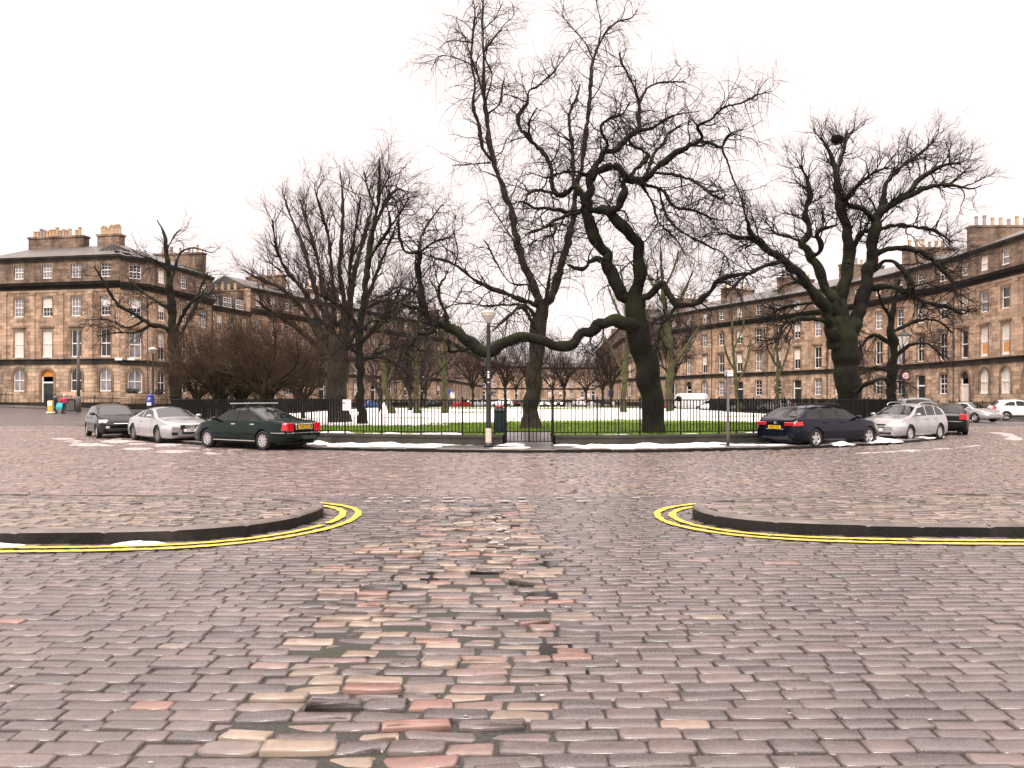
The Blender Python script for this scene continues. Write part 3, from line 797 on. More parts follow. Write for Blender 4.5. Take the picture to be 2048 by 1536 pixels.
    if gstyle == 'arch' or fine:
        for b, ops in enumerate(cols):
            for (xc, w, za, zt, k) in ops:
                ar = MB()
                if k in ('arch', 'door') and gstyle == 'arch':
                    o, i_ = arch_pts(w+.55, zt-za+.27), arch_pts(w+.02, zt-za+.01)
                    for a in range(len(o)-1):
                        q = [o[a], o[a+1], i_[a+1], i_[a]]
                        ar.yprism([(xc+x, za+z_) for x, z_ in q], -.05, -.002)
                else:
                    if k in ('f1',) and fine: ar.box(xc-w/2-.3, xc+w/2+.3, -.13, -.002, zt+.28, zt+.46)
                    ar.box(xc-w/2-.14, xc-w/2-.001, -.03, -.002, za, zt+.001); ar.box(xc+w/2+.001, xc+w/2+.14, -.03, -.002, za, zt+.001)
                    ar.box(xc-w/2-.14, xc+w/2+.14, -.03, -.002, zt+.002, zt+.18)
                ar.build('door_surround' if k == 'door' else 'window_surround', M['trimstone'], t)
    if pil:
        for b in range(bays+1):
            x = min(max(bw*b, .3), L-.3)
            p = MB(); p.box(x-.27, x+.27, -.1, -.002, Z['band1']+.01, Z['cor0']-.55); p.box(x-.33, x+.33, -.15, -.002, Z['cor0']-.55, Z['cor0']-.3)
            p.build('pilaster', M['clean'], t)
        f2 = MB(); f2.box(0, L, -.05, -.0025, Z['cor0']-.3, Z['cor0']-.01); f2.build('frieze', M['clean'], t)
    if fine and not pil:
        dp = MB(); dp.tube([(L-.25,-.09,-.5),(L-.25,-.09,Z['band0']-.2),(L-.25,-.32,Z['band0']+.2),(L-.25,-.32,Z['band1']+.1),(L-.25,-.09,Z['band1']+.5),(L-.25,-.09,Z['cor0']-.1)], .055, 6); dp.build('downpipe', M['pole_black'] if seed % 3 else M['pole_grey'], t)
    # roof
    r = MB(); ov = .15; rb = top+(.12 if attic else .0)
    hip0, hip1 = (roof == 'hip', roof == 'hip')
    x0, x1 = (3.2 if hip0 else 0), (L-3.2 if hip1 else L)
    rd = depth*.5; rh = ridge
    r.poly([(0,.1,rb),(L,.1,rb),(x1,rd,rb+rh),(x0,rd,rb+rh)]); r.poly([(L,depth,rb),(0,depth,rb),(x0,rd,rb+rh),(x1,rd,rb+rh)])
    r.poly([(0,depth,rb),(0,.1,rb),(x0,rd,rb+rh)]); r.poly([(L,.1,rb),(L,depth,rb),(x1,rd,rb+rh)])
    ro = r.build('roof', M['slate'], t)
    if dormer:
        for b in range(bays):
            xc = bw*(b+.5); d = MB(); d.box(xc-1.0, xc+1.0, .8, 3.2, rb+.05, rb+1.65)
            d.build('dormer', M['slate'], ro); link('window', window_meshes('six', 1.7, 1.3)[0], t, (xc, .66, rb+.25)); link('pane', window_meshes('six', 1.7, 1.3)[1]['pane_pale'], t, (xc, .66, rb+.25))
    for ci in chim:
        cx_, along, cw = ((ci, 'y', 2.6) if not isinstance(ci, tuple) else (tuple(ci)+(2.6,))[:3])
        xx = cx_*L; n = pots
        k = MB(); zt = rb+rh+1.0
        if along == 'y':
            k.box(xx-.45, xx+.45, 1.2, depth-1.2, rb-.2, zt); k.box(xx-.55, xx+.55, 1.1, depth-1.1, zt, zt+.22)
        else:
            k.box(xx-cw, xx+cw, rd-.5, rd+.5, rb-.2, zt); k.box(xx-cw-.1, xx+cw+.1, rd-.6, rd+.6, zt, zt+.22)
        ch = k.build('chimney', M['attic'], t)
        for q in range(n):
            f = (q+.5)/n; px, py = (xx, 1.5+(depth-3)*f) if along == 'y' else (xx-cw+.2+(2*cw-.4)*f, rd)
            if rnd.random() < .1: continue
            p = MB(); hh = rnd.choice((.75,.9,.9,1.05,1.15)); p.lathe([(.19,0),(.16,hh*.8),(.2,hh*.85),(.2,hh),(.13,hh)], n=8)
            p.build('chimney_pot', M['pot'] if rnd.random() < .6 else M['pot_grey'], ch, loc=(px, py, zt+.22))
    return t
def lerp2(a, b, t): return (a[0]+(b[0]-a[0])*t, a[1]+(b[1]-a[1])*t)
# ---- left side of the circus
L0, L1 = (-59.9, 84.0), (-42.2, 80.8)
ws = {(1,'f1'): .9, (2,'f1'): .9, (2,'f2'): .75, (3,'f1'): .1, (4,'f1'): .1, (1,'f3'): .6, (2,'f3'): .6, (3,'f3'): .6}
lf = house('four storey sandstone corner house with an orange fanlight over its dark door', L0, L1, 5, 'arch', .35, doors=(2,), seed=11, wstyle=ws, roof='hip', chim=((.36,'x',3.6),(.74,'x',1.4)), name='corner_house', fan='orange_paint', kinds=('two','two','six','six'), pots=16, ridge=2.0, mats=('rustic','ashlar','attic'), pil=True)
L2 = (-39.9, 82.6)
house('narrow splayed corner house with one window per floor, right of the orange fanlight house', L1, L2, 1, 'arch', .2, seed=12, roof='hip', chim=(), name='corner_house', depth=3, ridge=.8)
L3 = (-37.9, 95.0)
house('tall sandstone house receding from the left corner behind the upright bare tree', L2, L3, 3, 'arch', .15, seed=13, roof='ridge', chim=((1.0,'y'),), pots=5)
LP = [L3, (-35.9, 103), (-32.6, 112), (-27.5, 125), (-21.5, 140), (-13.8, 157)]
lab = ['lower sandstone house with glazed dormers and buff chimney pots, left of the fan tree',
       'sandstone terraced house directly behind the bushy low trees, roof just above their crowns',
       'sandstone terraced house with pale ground floor door behind the big spreading tree trunk',
       'sandstone terraced house with arched windows behind the blue hatchback',
       'end house of the left crescent at the far street, behind the mossy trunks']
for i in range(5):
    house(lab[i], LP[i], LP[i+1], 3, 'rect' if i in (1, 2) else 'arch', .05, doors=(1,), seed=20+i, attic=i > 0, dormer=i == 0, chim=((.93,'y'),), pots=6, door_mat='door_dark', Z=dict(G_Z, cor0=12.75, cor1=13.4) if i == 0 else G_Z)
# ---- right side (A is the far end, B the near end)
RP = [(23, 155), (28.5, 138), (33.5, 125), (39, 114), (43.6, 103.2), (46.4, 92), (47.6, 80.5), (47.2, 57)]
lab = ['far end house of the right crescent, just right of the thick leaning trunk',
       'sandstone terraced house with a tall pair of buff chimney stacks above the parked white vans',
       'sandstone terraced house behind the grey parking sign pole, with large first floor sash windows',
       'sandstone terraced house behind the navy estate car, pale door case on its ground floor',
       'dark sandstone house right behind the forked tree trunk on the right',
       'sandstone house behind the old lantern and its round speed sign',
       'grand pale sandstone end house with pilasters and a white door at the right edge']
nb = [3, 3, 3, 3, 3, 3, 7]
for i in range(7):
    last = i == 6
    house(lab[i], RP[i], RP[i+1], nb[i], 'arch' if i in (0, 1, 6) else 'rect', .05, doors=(0,) if last else (1,), seed=40+i, mats=('rustic','clean','attic') if last else (('rustic','ashlar','attic')), pil=last, roof='hip' if last else 'ridge', chim=((.02,'y'),(.55,'y')) if last else ((.08,'y'),), pots=7, door_mat='door_white' if last else 'door_dark', kinds=('two4','two','two4','two4') if not last else ('two','plain','plain','plain'), wstyle={(1,'f1'): .97, (2,'f1'): .97, (1,'arch'): .9, (2,'arch'): .9, (3,'arch'): .9, (0,'f1'): .1} if last else {})
# ---- the street beyond
SL = [(-13.8,157), (-12.6,180), (-11.2,206), (-9.4,240)]
SRr = [(23,155), (24.4,184), (26,214), (27.8,250)]
for i in range(3):
    house(['first house of the far street on its left side, dark band over pale ground floor','second house along the left side of the far street','third and farthest house along the left side of the far street'][i], SL[i], SL[i+1], 6, 'rect', .05, doors=(3,), seed=60+i, chim=((.5,'y'),), pots=5, fine=False)
    house(['first right side house of the far street, right of the gap of sky','second house along the right side of the far street','third and farthest house along the right side of the far street'][i], SRr[i+1], SRr[i], 6, 'rect', .05, doors=(3,), seed=70+i, chim=((.5,'y'),), pots=5, fine=False)
house('small distant sandstone house closing the view at the end of the far street', (-30,292), (8,290), 9, 'rect', .0, doors=(4,), seed=81, attic=False, chim=((.3,'y'),(.7,'y')), fine=False, name='distant_house')
house('distant pale house on the right of the closing view, behind far bare trees', (8.5,300), (52,298), 10, 'rect', .0, doors=(5,), seed=82, attic=False, chim=((.5,'y'),), fine=False, name='distant_house')
# ---- pavements along the houses
def house_pave(pts, w, zf, n=8):
    p = resample(np.array(pts, float), 3.0); a = offset(p, -.5); b = offset(p, w); V = []; Q = []
    for i in range(len(p)):
        for q in (a[i], b[i]): V.append((q[0], q[1], zf(q[0], q[1])))
        V.append((b[i][0], b[i][1], -.1))
    for i in range(len(p)-1): Q += [(3*i, 3*i+1, 3*i+4, 3*i+3), (3*i+1, 3*i+2, 3*i+5, 3*i+4)]
    return struct('pavement', npmesh('pavement', V, [np.array(Q)], M['flag']))
pz = lambda x, y: float(rise(np.array(x), np.array(y)))+.12
house_pave([(-95,92.5), L0, L1, L2, L3]+LP[1:]+SL[1:], 5.5, pz)
house_pave(list(reversed(SRr))[:-1]+RP, 5.5, pz)
# ---- iron area railings in front of the houses
def area_rail(pts, off, label, zf, step=.16, h=1.15):
    p = resample(offset(resample(np.array(pts, float), 1.0), off), step)
    cx, cy = p[0]
    t = thing('area_railing', label, 'railing', (cx, cy, 0))
    bars, rails, low = MB(), MB(), MB(); prev = None
    for i, (x, y) in enumerate(p):
        z = zf(x, y); X, Y = x-cx, y-cy
        w = .014 if i % 12 else .03
        bars.box(X-w, X+w, Y-w, Y+w, z, z+h+(.12 if i % 12 else .25))
        if prev and i % 3 == 0: rails.tube([(prev[0], prev[1], prev[2]+h), (X, Y, z+h)], .022, 4); low.tube([(prev[0], prev[1], prev[2]+.15), (X, Y, z+.15)], .022, 4)
        if i % 3 == 0: prev = (X, Y, z)
    bars.build('bars', M['iron'], t); rails.build('rail', M['iron'], t); low.build('rail', M['iron'], t)
area_rail([(-58,83.6), (-53.2,82.8)], 2.2, 'black iron railing left of the orange fanlight door', pz)
area_rail([(-49.2,82.0), L1, L2, L3], 2.2, 'black iron railing right of the orange fanlight door, round the corner house', pz)
area_rail([LP[0], LP[2]], 2.2, 'black area railing behind the bushy low trees on the left', pz)
area_rail([LP[3], LP[5]], 2.2, 'black area railing in front of the arched houses near the blue van', pz)
area_rail([RP[1], RP[3]], 2.2, 'black area railing behind the parked white vans', pz)
area_rail([RP[3], RP[6]], 2.2, 'black area railing along the dark houses behind the forked tree', pz)
area_rail([(47.7,78), RP[7]], 2.2, 'black area railing in front of the white door at the right edge', pz)
# low base walls carrying those railings are the house plinths; window boxes and street name plates follow
def wbox(par_xy, rz, z, label):
    t = thing('window_box', label, 'window box', (par_xy[0], par_xy[1], z), rz)
    m = MB(); m.bbox(-.55, .55, -.22, -.02, -.25, .02, .03); m.build('trough', M['trim'], t)
    g = rs(int(par_xy[0]*7) & 255); n = 260; c = np.c_[g.uniform(-.6,.6,n), g.uniform(-.3,.02,n), g.uniform(-.1,.28,n)]
    a = g.normal(0,.07,(n,3)); b_ = g.normal(0,.07,(n,3)); V = np.stack([c, c+a, c+b_], 1).reshape(-1,3)
    link('foliage', npmesh('foliage', V, [np.arange(3*n).reshape(-1,3)], M['bin_green']), t)
# ================================================================ bare trees
def bark_mat(name, c0, c1, moss=.5, mosscol=(.035,.05,.008), hue=None):
    b = NB(name); n1 = b.noise(6, 6, rough=.7); mp = b.scaled((14, 14, 2.2)); n2 = b.noise(1, 5, vec=mp); n3 = b.noise(1.3, 5)
    c = b.ramp(b.math('ADD', b.math('MULTIPLY', n1, .45), b.math('MULTIPLY', n2, .55)), [(.38, c0), (.62, c1)])
    geo = b.n('ShaderNodeNewGeometry'); sz = b.n('ShaderNodeSeparateXYZ'); b.l(geo.outputs['Normal'], sz.inputs[0])
    up = b.mrange(sz.outputs[2], -.2, .8, 0, 1)
    f = b.math('MULTIPLY', b.mrange(n3, .42, .62, 0, 1), b.math('ADD', b.math('MULTIPLY', up, .7), .3))
    c = b.mix(b.math('MULTIPLY', f, moss), c, mosscol)
    b.set(col=c, rough=.85, spec=.25); b.bump(b.math('ADD', n2, b.math('MULTIPLY', n1, .5)), .9, .05); return b.mat
M['bark'] = bark_mat('dark wet bark', (.002,.0018,.0015), (.015,.011,.009), .8, (.024,.034,.005))
M['bark_brown'] = bark_mat('grey brown bark', (.006,.0045,.004), (.055,.04,.033), .6, (.03,.038,.008))
M['bark_moss'] = bark_mat('mossy green bark', (.03,.028,.015), (.07,.06,.035), 1.0, (.07,.085,.012))
M['twig'] = simple('dark twigs', (.012,.008,.008), .8, spec=.2, var=.3, scale=1)
M['twig_red'] = simple('reddish brown twigs', (.032,.018,.016), .8, spec=.2, var=.3, scale=1)
M['twig_tan'] = simple('tan brown twigs', (.06,.036,.022), .8, spec=.2, var=.35, scale=1)
M['twig_green'] = simple('greenish grey twigs', (.045,.04,.03), .8, spec=.2, var=.3, scale=1)
def smooth_limb(pts, step=.12, g=None, rough=.0):
    """pts (k,4) x y z r -> dense Catmull-Rom samples"""
    p = np.array(pts, float)
    if len(p) == 2: p = np.array([p[0], (p[0]+p[1])/2, p[1]])
    q = np.vstack([2*p[0]-p[1], p, 2*p[-1]-p[-2]]); out = []
    for i in range(1, len(q)-2):
        n = max(2, int(np.linalg.norm(q[i+1,:3]-q[i,:3])/step)); t = np.linspace(0, 1, n, endpoint=False)[:, None]
        a, b, c, d = q[i-1], q[i], q[i+1], q[i+2]
        out.append(.5*((2*b)+(-a+c)*t+(2*a-5*b+4*c-d)*t*t+(-a+3*b-3*c+d)*t**3))
    out.append(q[-2][None]); o = np.vstack(out); o[:, 3] = np.maximum(o[:, 3], .004)
    if g is not None and rough and len(o) > 4:
        k = np.arange(len(o)); s = np.cumsum(np.r_[0, np.linalg.norm(np.diff(o[:, :3], axis=0), axis=1)])
        for ax in range(3):
            o[:, ax] += np.minimum(o[:, 3], .2)*rough*(vnoise(s*1.6/np.maximum(.12, o[:, 3].mean()*3)+g.rand()*99, s*0+ax)-.5)*2*np.clip(k/3, 0, 1)
        o[:, 3] *= 1+(.36*np.clip(.12/np.maximum(o[:, 3], .01), .25, 1))*(vnoise(s*2.2+g.rand()*99, s*0+7)-.5)*2
    return o
def tubes(arr, sides):
    """arr (B,N,4) -> verts, quads"""
    B, N, _ = arr.shape; p = arr[:, :, :3]; r = arr[:, :, 3]
    t = np.gradient(p, axis=1); t /= np.linalg.norm(t, axis=2, keepdims=True)+1e-9
    ref = np.zeros((B, 1, 3)); mt = np.abs(t.mean(1)); ax = mt.argmin(1); ref[np.arange(B), 0, ax] = 1
    u = np.cross(t, ref); u /= np.linalg.norm(u, axis=2, keepdims=True)+1e-9; w = np.cross(t, u)
    a = 2*np.pi*np.arange(sides)/sides
    V = p[:, :, None, :]+r[:, :, None, None]*(u[:, :, None, :]*np.cos(a)[:, None]+w[:, :, None, :]*np.sin(a)[:, None])
    i = np.arange(B*N*sides).reshape(B, N, sides); j = np.roll(i, -1, 2)
    Q = np.stack([i[:, :-1], j[:, :-1], j[:, 1:], i[:, 1:]], -1).reshape(-1, 4)
    return V.reshape(-1, 3), Q
def samples(par):
    """list of (n,4) or an array (B,N,4) -> flat segment samples"""
    S, T, Rr, Ln, Fr = [], [], [], [], []
    if isinstance(par, np.ndarray): 
        d = np.diff(par[:, :, :3], axis=1); l = np.linalg.norm(d, axis=2)
        f = np.broadcast_to(np.linspace(0, 1, par.shape[1])[None, :-1], l.shape)
        return par[:, :-1, :3].reshape(-1, 3), (d/(l[..., None]+1e-9)).reshape(-1, 3), par[:, :-1, 3].ravel(), l.ravel(), f.ravel()
    for a in par:
        d = np.diff(a[:, :3], axis=0); l = np.linalg.norm(d, axis=1)
        S.append(a[:-1, :3]); T.append(d/(l[:, None]+1e-9)); Rr.append(a[:-1, 3]); Ln.append(l); Fr.append(np.cumsum(l)/max(l.sum(), 1e-6))
    return tuple(map(np.concatenate, (S, T, Rr, Ln, Fr)))
def grow(g, par, dens, length, ang, n, r0, up=0.0, wig=.2, tlo=.2, flat=0.0, rmax=.5, tipboost=0.0, out=None, outw=0.0, droop=0.0):
    S, T, Rr, Ln, Fr = samples(par)
    w = Ln*(Fr > tlo)*(1+tipboost*Fr); tot = (Ln*(Fr > tlo)).sum(); cnt = int(tot*dens)
    if cnt < 1 or w.sum() <= 0: return np.zeros((0, n, 4))
    k = g.choice(len(S), cnt, p=w/w.sum()); s = S[k]+T[k]*Ln[k][:, None]*g.rand(cnt, 1)
    t = T[k]; rp = Rr[k]; fr = Fr[k]
    v = g.normal(size=(cnt, 3)); v -= (v*t).sum(1, keepdims=True)*t; v /= np.linalg.norm(v, axis=1, keepdims=True)+1e-9
    an = np.radians(g.normal(ang, ang*.28, cnt))[:, None]
    d = t*np.cos(an)+v*np.sin(an)
    L = length*g.uniform(.45, 1.25, cnt)*(1-.35*fr)
    r = np.minimum(r0*g.uniform(.7, 1.2, cnt), rp*rmax+.001)
    out_ = np.zeros((cnt, n, 4)); p = s.copy()
    st = (L/(n-1))[:, None]
    for i in range(n):
        out_[:, i, :3] = p; f = i/(n-1); out_[:, i, 3] = r*(1-.72*f)
        d = d+g.normal(0, wig, (cnt, 3))+np.array([0, 0, up-droop*f])
        if out is not None: o = p-np.array(out); d = d+outw*o/(np.linalg.norm(o, axis=1, keepdims=True)+1e-9)
        d /= np.linalg.norm(d, axis=1, keepdims=True)+1e-9
        p = p+d*st
    return out_
def build_tree(name, label, limbs, levels, base, bark, twig, seed, trunk_n=1, cat='tree', group=None, tubes_sides=(9, 5, 3, 3), rough=.35, base_flare=True):
    """limbs: list of arrays (x y z r) in world space; the first trunk_n form the trunk and great limbs"""
    g = rs(seed)
    ls = [smooth_limb(l, .1, g, rough) for l in limbs]
    t = thing(name, label, cat, base, 0, group)
    off = np.array(base)
    V, Q, o = [], [], 0
    for a in ls:
        v, q = tubes(a[None], 12 if a[:, 3].max() > .12 else 8); V.append(v-off); Q.append(q+o); o += len(v)
    link('trunk', npmesh('trunk', np.concatenate(V), [np.concatenate(Q)], M[bark], smooth=True), t)
    par = ls[1:] if len(ls) > 1 else ls; V, Q, o = [], [], 0
    allp = list(ls)
    for li, lv in enumerate(levels):
        lv = dict(lv); src = lv.pop('src', None)
        p_ = par if src is None else hist[src]
        dist = max(.8, base[1]/34); lv['r0'] = max(lv['r0']*1.35, .0104*dist)
        lv['dens'] *= (1.35, 1.7, 2.0, 1.6, 1.5)[li]; lv['length'] *= (1.15, 1.1, 1.1, 1, 1)[li]
        c = grow(g, p_, **lv)
        if li == 0: hist = {0: ls[1:] if len(ls) > 1 else ls}
        hist[li+1] = c; par = c
        if len(c):
            v, q = tubes(c, 5 if lv['r0'] > .03 else (4 if lv['r0'] > .016 else 3)); V.append(v-off); Q.append(q+o); o += len(v)
    if V: link('crown', npmesh('crown', np.concatenate(V), [np.concatenate(Q)], M[twig], smooth=True), t)
    return t
def trace(pts, Y0, d0=0.0, d1=None, k=.86):
    """pts: (px, py, radius px); depth runs from Y0+d0 to Y0+d1 along the limb"""
    d1 = d0 if d1 is None else d1; n = len(pts); o = []
    for i, (px, py, r) in enumerate(pts):
        Y = Y0+d0+(d1-d0)*i/max(1, n-1); x, y, z = P(px, py, Y); o.append((x, y, z, r*Y/F*k))
    return o
# ---- the slender tall tree left of the gate axis
YA = 32.0
A = []
A.append(trace([(1062,866,34),(1062,852,24),(1062,828,20),(1066,780,19.5),(1071,730,19),(1076,680,18),(1081,635,17),(1086,600,15)], YA))
A.append(trace([(1083,625,13),(1070,578,12),(1054,545,11.5),(1036,490,10),(1024,425,9),(1008,383,8.5),(993,340,8),(979,285,7),(972,222,6),(967,187,5.5),(967,117,4),(965,51,3),(966,0,2.2),(964,-50,1.5)], YA, 0, 1))
A.append(trace([(984,322,5),(966,297,4.5),(958,250,4.2),(946,211,4),(950,168,3.4),(942,117,3),(946,70,2.4),(950,31,1.8),(946,-10,1)], YA, .6, -1))
A.append(trace([(967,190,3.5),(957,156,3),(950,135,2.6),(941,110,2.3),(929,74,1.8),(909,58,1)], YA, 1, 2))
A.append(trace([(972,200,2.8),(984,150,2.4),(968,108,2.2),(987,78,2),(1011,47,1.6),(1027,31,1.1),(1024,5,.8)], YA, 1, 0))
A.append(trace([(972,230,2.6),(999,207,2.3),(1005,170,2.2),(1010,156,1.5)], YA, 1, 2))
A.append(trace([(944,130,2),(909,115,1.7),(878,113,1.3),(862,140,.8)], YA, .5, -1))
A.append(trace([(947,85,1.8),(901,82,1.4),(875,98,.8)], YA, .5, 1.5))
A.append(trace([(980,325,2.4),(948,328,2),(905,331,1)], YA, .7, -.5))
A.append(trace([(966,60,2),(990,35,1.6),(1006,5,1)], YA, 1, 2))
A.append(trace([(1088,610,14),(1100,595,12),(1112,570,11.5),(1126,520,10.5),(1140,468,9.5),(1148,430,9),(1153,375,8),(1164,330,7),(1171,273,6.2),(1178,219,5.4),(1181,168,5),(1186,121,4.4),(1197,94,3.4),(1210,66,2.8),(1236,43,2.2),(1262,36,1.6),(1275,20,1)], YA, 0, 2))
A.append(trace([(1187,118,3),(1197,88,2.4),(1202,50,2),(1194,10,1.4),(1190,-20,.8)], YA, 2, 1.4))
A.append(trace([(1185,118,2.6),(1171,86,2),(1144,55,1.6),(1126,31,1.1),(1128,0,.7)], YA, 2, 3))
A.append(trace([(1080,612,8),(1045,600,6.5),(1018,590,6),(976,574,5.2),(948,559,5),(921,537,4.6),(898,524,4.2),(870,516,3.6),(847,508,3),(822,500,2),(806,482,1.2)], YA, 0, -2))
A.append(trace([(910,528,2.2),(916,500,1.8),(905,455,1.5),(912,430,1)], YA, -1, -1.5))
A.append(trace([(1075,640,5),(1052,612,4.2),(1010,610,3.2),(972,612,2.6),(940,607,2.2),(905,610,1.6),(880,620,1)], YA, 0, -2))
A.append(trace([(1070,655,6),(1045,615,5),(1020,630,4.2),(1000,648,3.4),(985,662,2.4)], YA, -.3, -2))
A.append(trace([(1092,600,5),(1098,560,4),(1108,510,3.2),(1130,500,2.4),(1140,470,1.4)], YA, -.4, -1.4))
A.append(trace([(1060,570,3.6),(1020,565,2.6),(990,520,2.2),(975,490,1.6),(965,478,1)], YA, .2, -1.6))
A.append(trace([(1040,500,3.4),(1020,470,2.4),(1000,440,1.8),(975,400,1.2)], YA, .4, 2))
A = A[:1]+[[(x, y, z, r*.82) for x, y, z, r in l] for l in A[1:]]
build_tree('bare_tree', 'tall slender bare tree with two leaders rising out of frame, behind the gate', A, [
    dict(dens=2.3, length=1.8, ang=48, n=8, r0=.019, up=.03, wig=.22, tlo=.08, droop=.1),
    dict(dens=2.6, length=1.1, ang=42, n=6, r0=.011, wig=.25, droop=.22),
    dict(dens=3.0, length=.6, ang=38, n=4, r0=.0065, wig=.22, droop=.2),
    dict(src=0, dens=4.0, length=2.3, ang=85, n=9, r0=.011, wig=.12, tlo=.05, droop=.55)],
    P(1062,860,YA), 'bark_brown', 'twig_red', 101)
# ---- the great leaning tree right of the gate
YB = 27.6; Bt = []
Bt.append(trace([(1308,876,32),(1307,862,27),(1304,832,26),(1301,790,26),(1298,752,27),(1288,715,26),(1278,684,25),(1273,645,24),(1269,610,22),(1266,585,19)], YB))
Bt.append(trace([(1262,600,15),(1241,585,14),(1223,549,13.5),(1210,507,13),(1190,477,12.5),(1183,443,12),(1171,418,11),(1179,388,10.5),(1182,352,10),(1198,340,8.5),(1227,333,8),(1250,352,7.5)], YB, 0, .5))
Bt.append(trace([(1270,600,15),(1276,560,14.5),(1281,528,14),(1277,498,13.5),(1257,465,13),(1233,440,12),(1222,420,11),(1240,412,9.5),(1247,388,8.5),(1247,366,8),(1254,352,7.5)], YB, 0, -1.0))
Bt.append(trace([(1224,424,9),(1203,419,8),(1182,420,8)], YB, -.6, .2))
Bt.append(trace([(1250,352,7.5),(1286,359,7),(1320,329,6.4),(1354,304,5.6),(1388,288,5),(1413,284,4.4),(1443,295,3.8),(1451,278,3),(1464,266,2.2),(1485,258,1.4)], YB, 0, -3))
Bt.append(trace([(1443,295,3),(1455,325,2.4),(1464,352,2),(1480,390,1.6),(1490,430,1)], YB, -3, -3.4))
Bt.append(trace([(1390,287,4),(1405,274,3.6),(1396,253,3.4),(1421,240,3.2),(1447,215,2.8),(1481,207,2.2),(1515,190,1.8),(1545,182,1)], YB, -2, -4))
Bt.append(trace([(1290,356,5),(1300,330,4.4),(1307,308,4),(1328,287,3.6),(1334,270,3),(1362,250,2)], YB, -.5, 1.5))
Bt.append(trace([(1262,350,5.5),(1295,316,4.6),(1286,302,4),(1262,290,3),(1258,270,2)], YB, 0, 2))
Bt.append(trace([(1255,360,6),(1286,368,4.8),(1311,376,4.2),(1330,385,3.8),(1338,401,3.4),(1354,416,3),(1371,418,2.6),(1396,424,2.2),(1430,439,1.6),(1465,440,1)], YB, .3, -2))
Bt.append(trace([(1310,345,4),(1354,350,3.6),(1388,363,3.2),(1413,381,2.8),(1438,397,2.4),(1452,390,1.5)], YB, -.6, -4))
Bt.append(trace([(1282,368,3.6),(1303,401,3),(1312,431,2.6),(1316,444,2.2),(1300,470,1.8),(1286,487,1.2)], YB, .2, -1))
Bt.append(trace([(1316,444,2.2),(1335,462,2),(1354,481,1.8),(1371,511,1.2)], YB, -.5, -2))
Bt.append(trace([(1318,380,3.6),(1328,418,3),(1338,440,2.8),(1358,460,2.6),(1388,477,2.4),(1421,494,2.2),(1447,507,1.8),(1460,532,1.2)], YB, .3, -3))
Bt.append(trace([(1183,360,8.5),(1195,326,7.5),(1210,304,7),(1231,300,6),(1248,283,5.4),(1269,266,5),(1279,252,4.4),(1276,228,4),(1278,206,3.6),(1262,160,3),(1246,132,2),(1238,105,1.2)], YB, .4, 2))
Bt.append(trace([(1278,206,3),(1299,173,2.6),(1337,164,2),(1371,164,1.3)], YB, 1.5, 3))
Bt.append(trace([(1269,264,3.8),(1303,257,3.2),(1336,236,2.6),(1362,228,1.8),(1400,222,1)], YB, 1, -.5))
Bt.append(trace([(1210,304,4.5),(1214,287,4),(1201,253,3.6),(1223,236,3),(1244,228,2.4),(1260,205,1.4)], YB, .6, -2))
Bt.append(trace([(1172,412,8),(1164,390,7),(1150,374,6.5),(1136,383,6),(1124,391,6),(1106,376,5.6),(1101,336,5.2),(1089,309,5),(1066,285,4.6),(1042,258,4.2),(1036,234,4),(1054,207,3.4),(1058,184,3),(1081,168,2.6),(1109,141,2),(1136,105,1.3),(1146,85,.8)], YB, .2, 3.2))
Bt.append(trace([(1160,388,6),(1148,360,5.4),(1146,320,5),(1144,285,4.4),(1138,243,4),(1142,219,3.2),(1153,195,2.5),(1160,170,1.5)], YB, 1, 3.5))
Bt.append(trace([(1120,390,4.4),(1097,384,3.8),(1073,381,3.4),(1056,388,3),(1053,405,2)], YB, .8, -1))
Bt.append(trace([(1165,420,6),(1136,424,5),(1101,418,4.2),(1073,416,3.6),(1044,404,2.4),(1025,408,1.4)], YB, .2, 1.5))
Bt.append(trace([(1160,425,5.5),(1130,432,4.6),(1109,441,4),(1096,452,3.8),(1089,455,3.4),(1068,462,3),(1050,470,2)], YB, .2, -1.8))
Bt.append(trace([(1100,446,3.4),(1112,455,3),(1106,470,2.8),(1090,475,2.4),(1085,490,1.8),(1090,505,1)], YB, -1, -2))
Bt.append(trace([(1172,350,5),(1145,342,4),(1116,348,3.6),(1090,355,2.6),(1060,345,1.6)], YB, .4, -1.5))
Bt.append(trace([(1066,286,3),(1058,262,2.6),(1062,235,2.2),(1075,215,1.6)], YB, 2, 1))
Bt.append(trace([(1210,520,6.5),(1200,518,6),(1180,522,5.5),(1168,537,5),(1150,535,4.4),(1135,530,3)], YB, 0, -1.2))
# low bough sweeping left across the slender tree
Bt.append(trace([(1274,655,17),(1258,645,15),(1240,641,14.5),(1215,646,14),(1185,657,13),(1160,673,12),(1135,687,11.5),(1112,689,11.5),(1088,682,11.5),(1060,674,11.5),(1032,674,11.5),(1010,686,11.5),(988,701,12),(968,702,12),(945,686,12),(920,669,11.5),(900,654,10.5),(880,646,10),(862,640,9),(851,624,8.5),(843,600,8),(840,572,7.2),(838,545,6.6),(836,525,6)], YB, -.3, -.6))
Bt.append(trace([(837,530,5),(842,508,4.6),(834,504,4.2),(812,503,3.8),(799,475,3.4),(797,452,3),(798,430,2.4),(790,400,1.6),(770,372,1)], YB, -.6, -1.6))
Bt.append(trace([(838,528,4.4),(840,494,3.8),(842,475,3.4),(853,453,2.8),(867,432,2.2),(885,408,1.2)], YB, -.6, .6))
Bt.append(trace([(840,505,3.4),(862,488,2.8),(888,477,2.2),(903,476,1.5)], YB, -.6, -1.5))
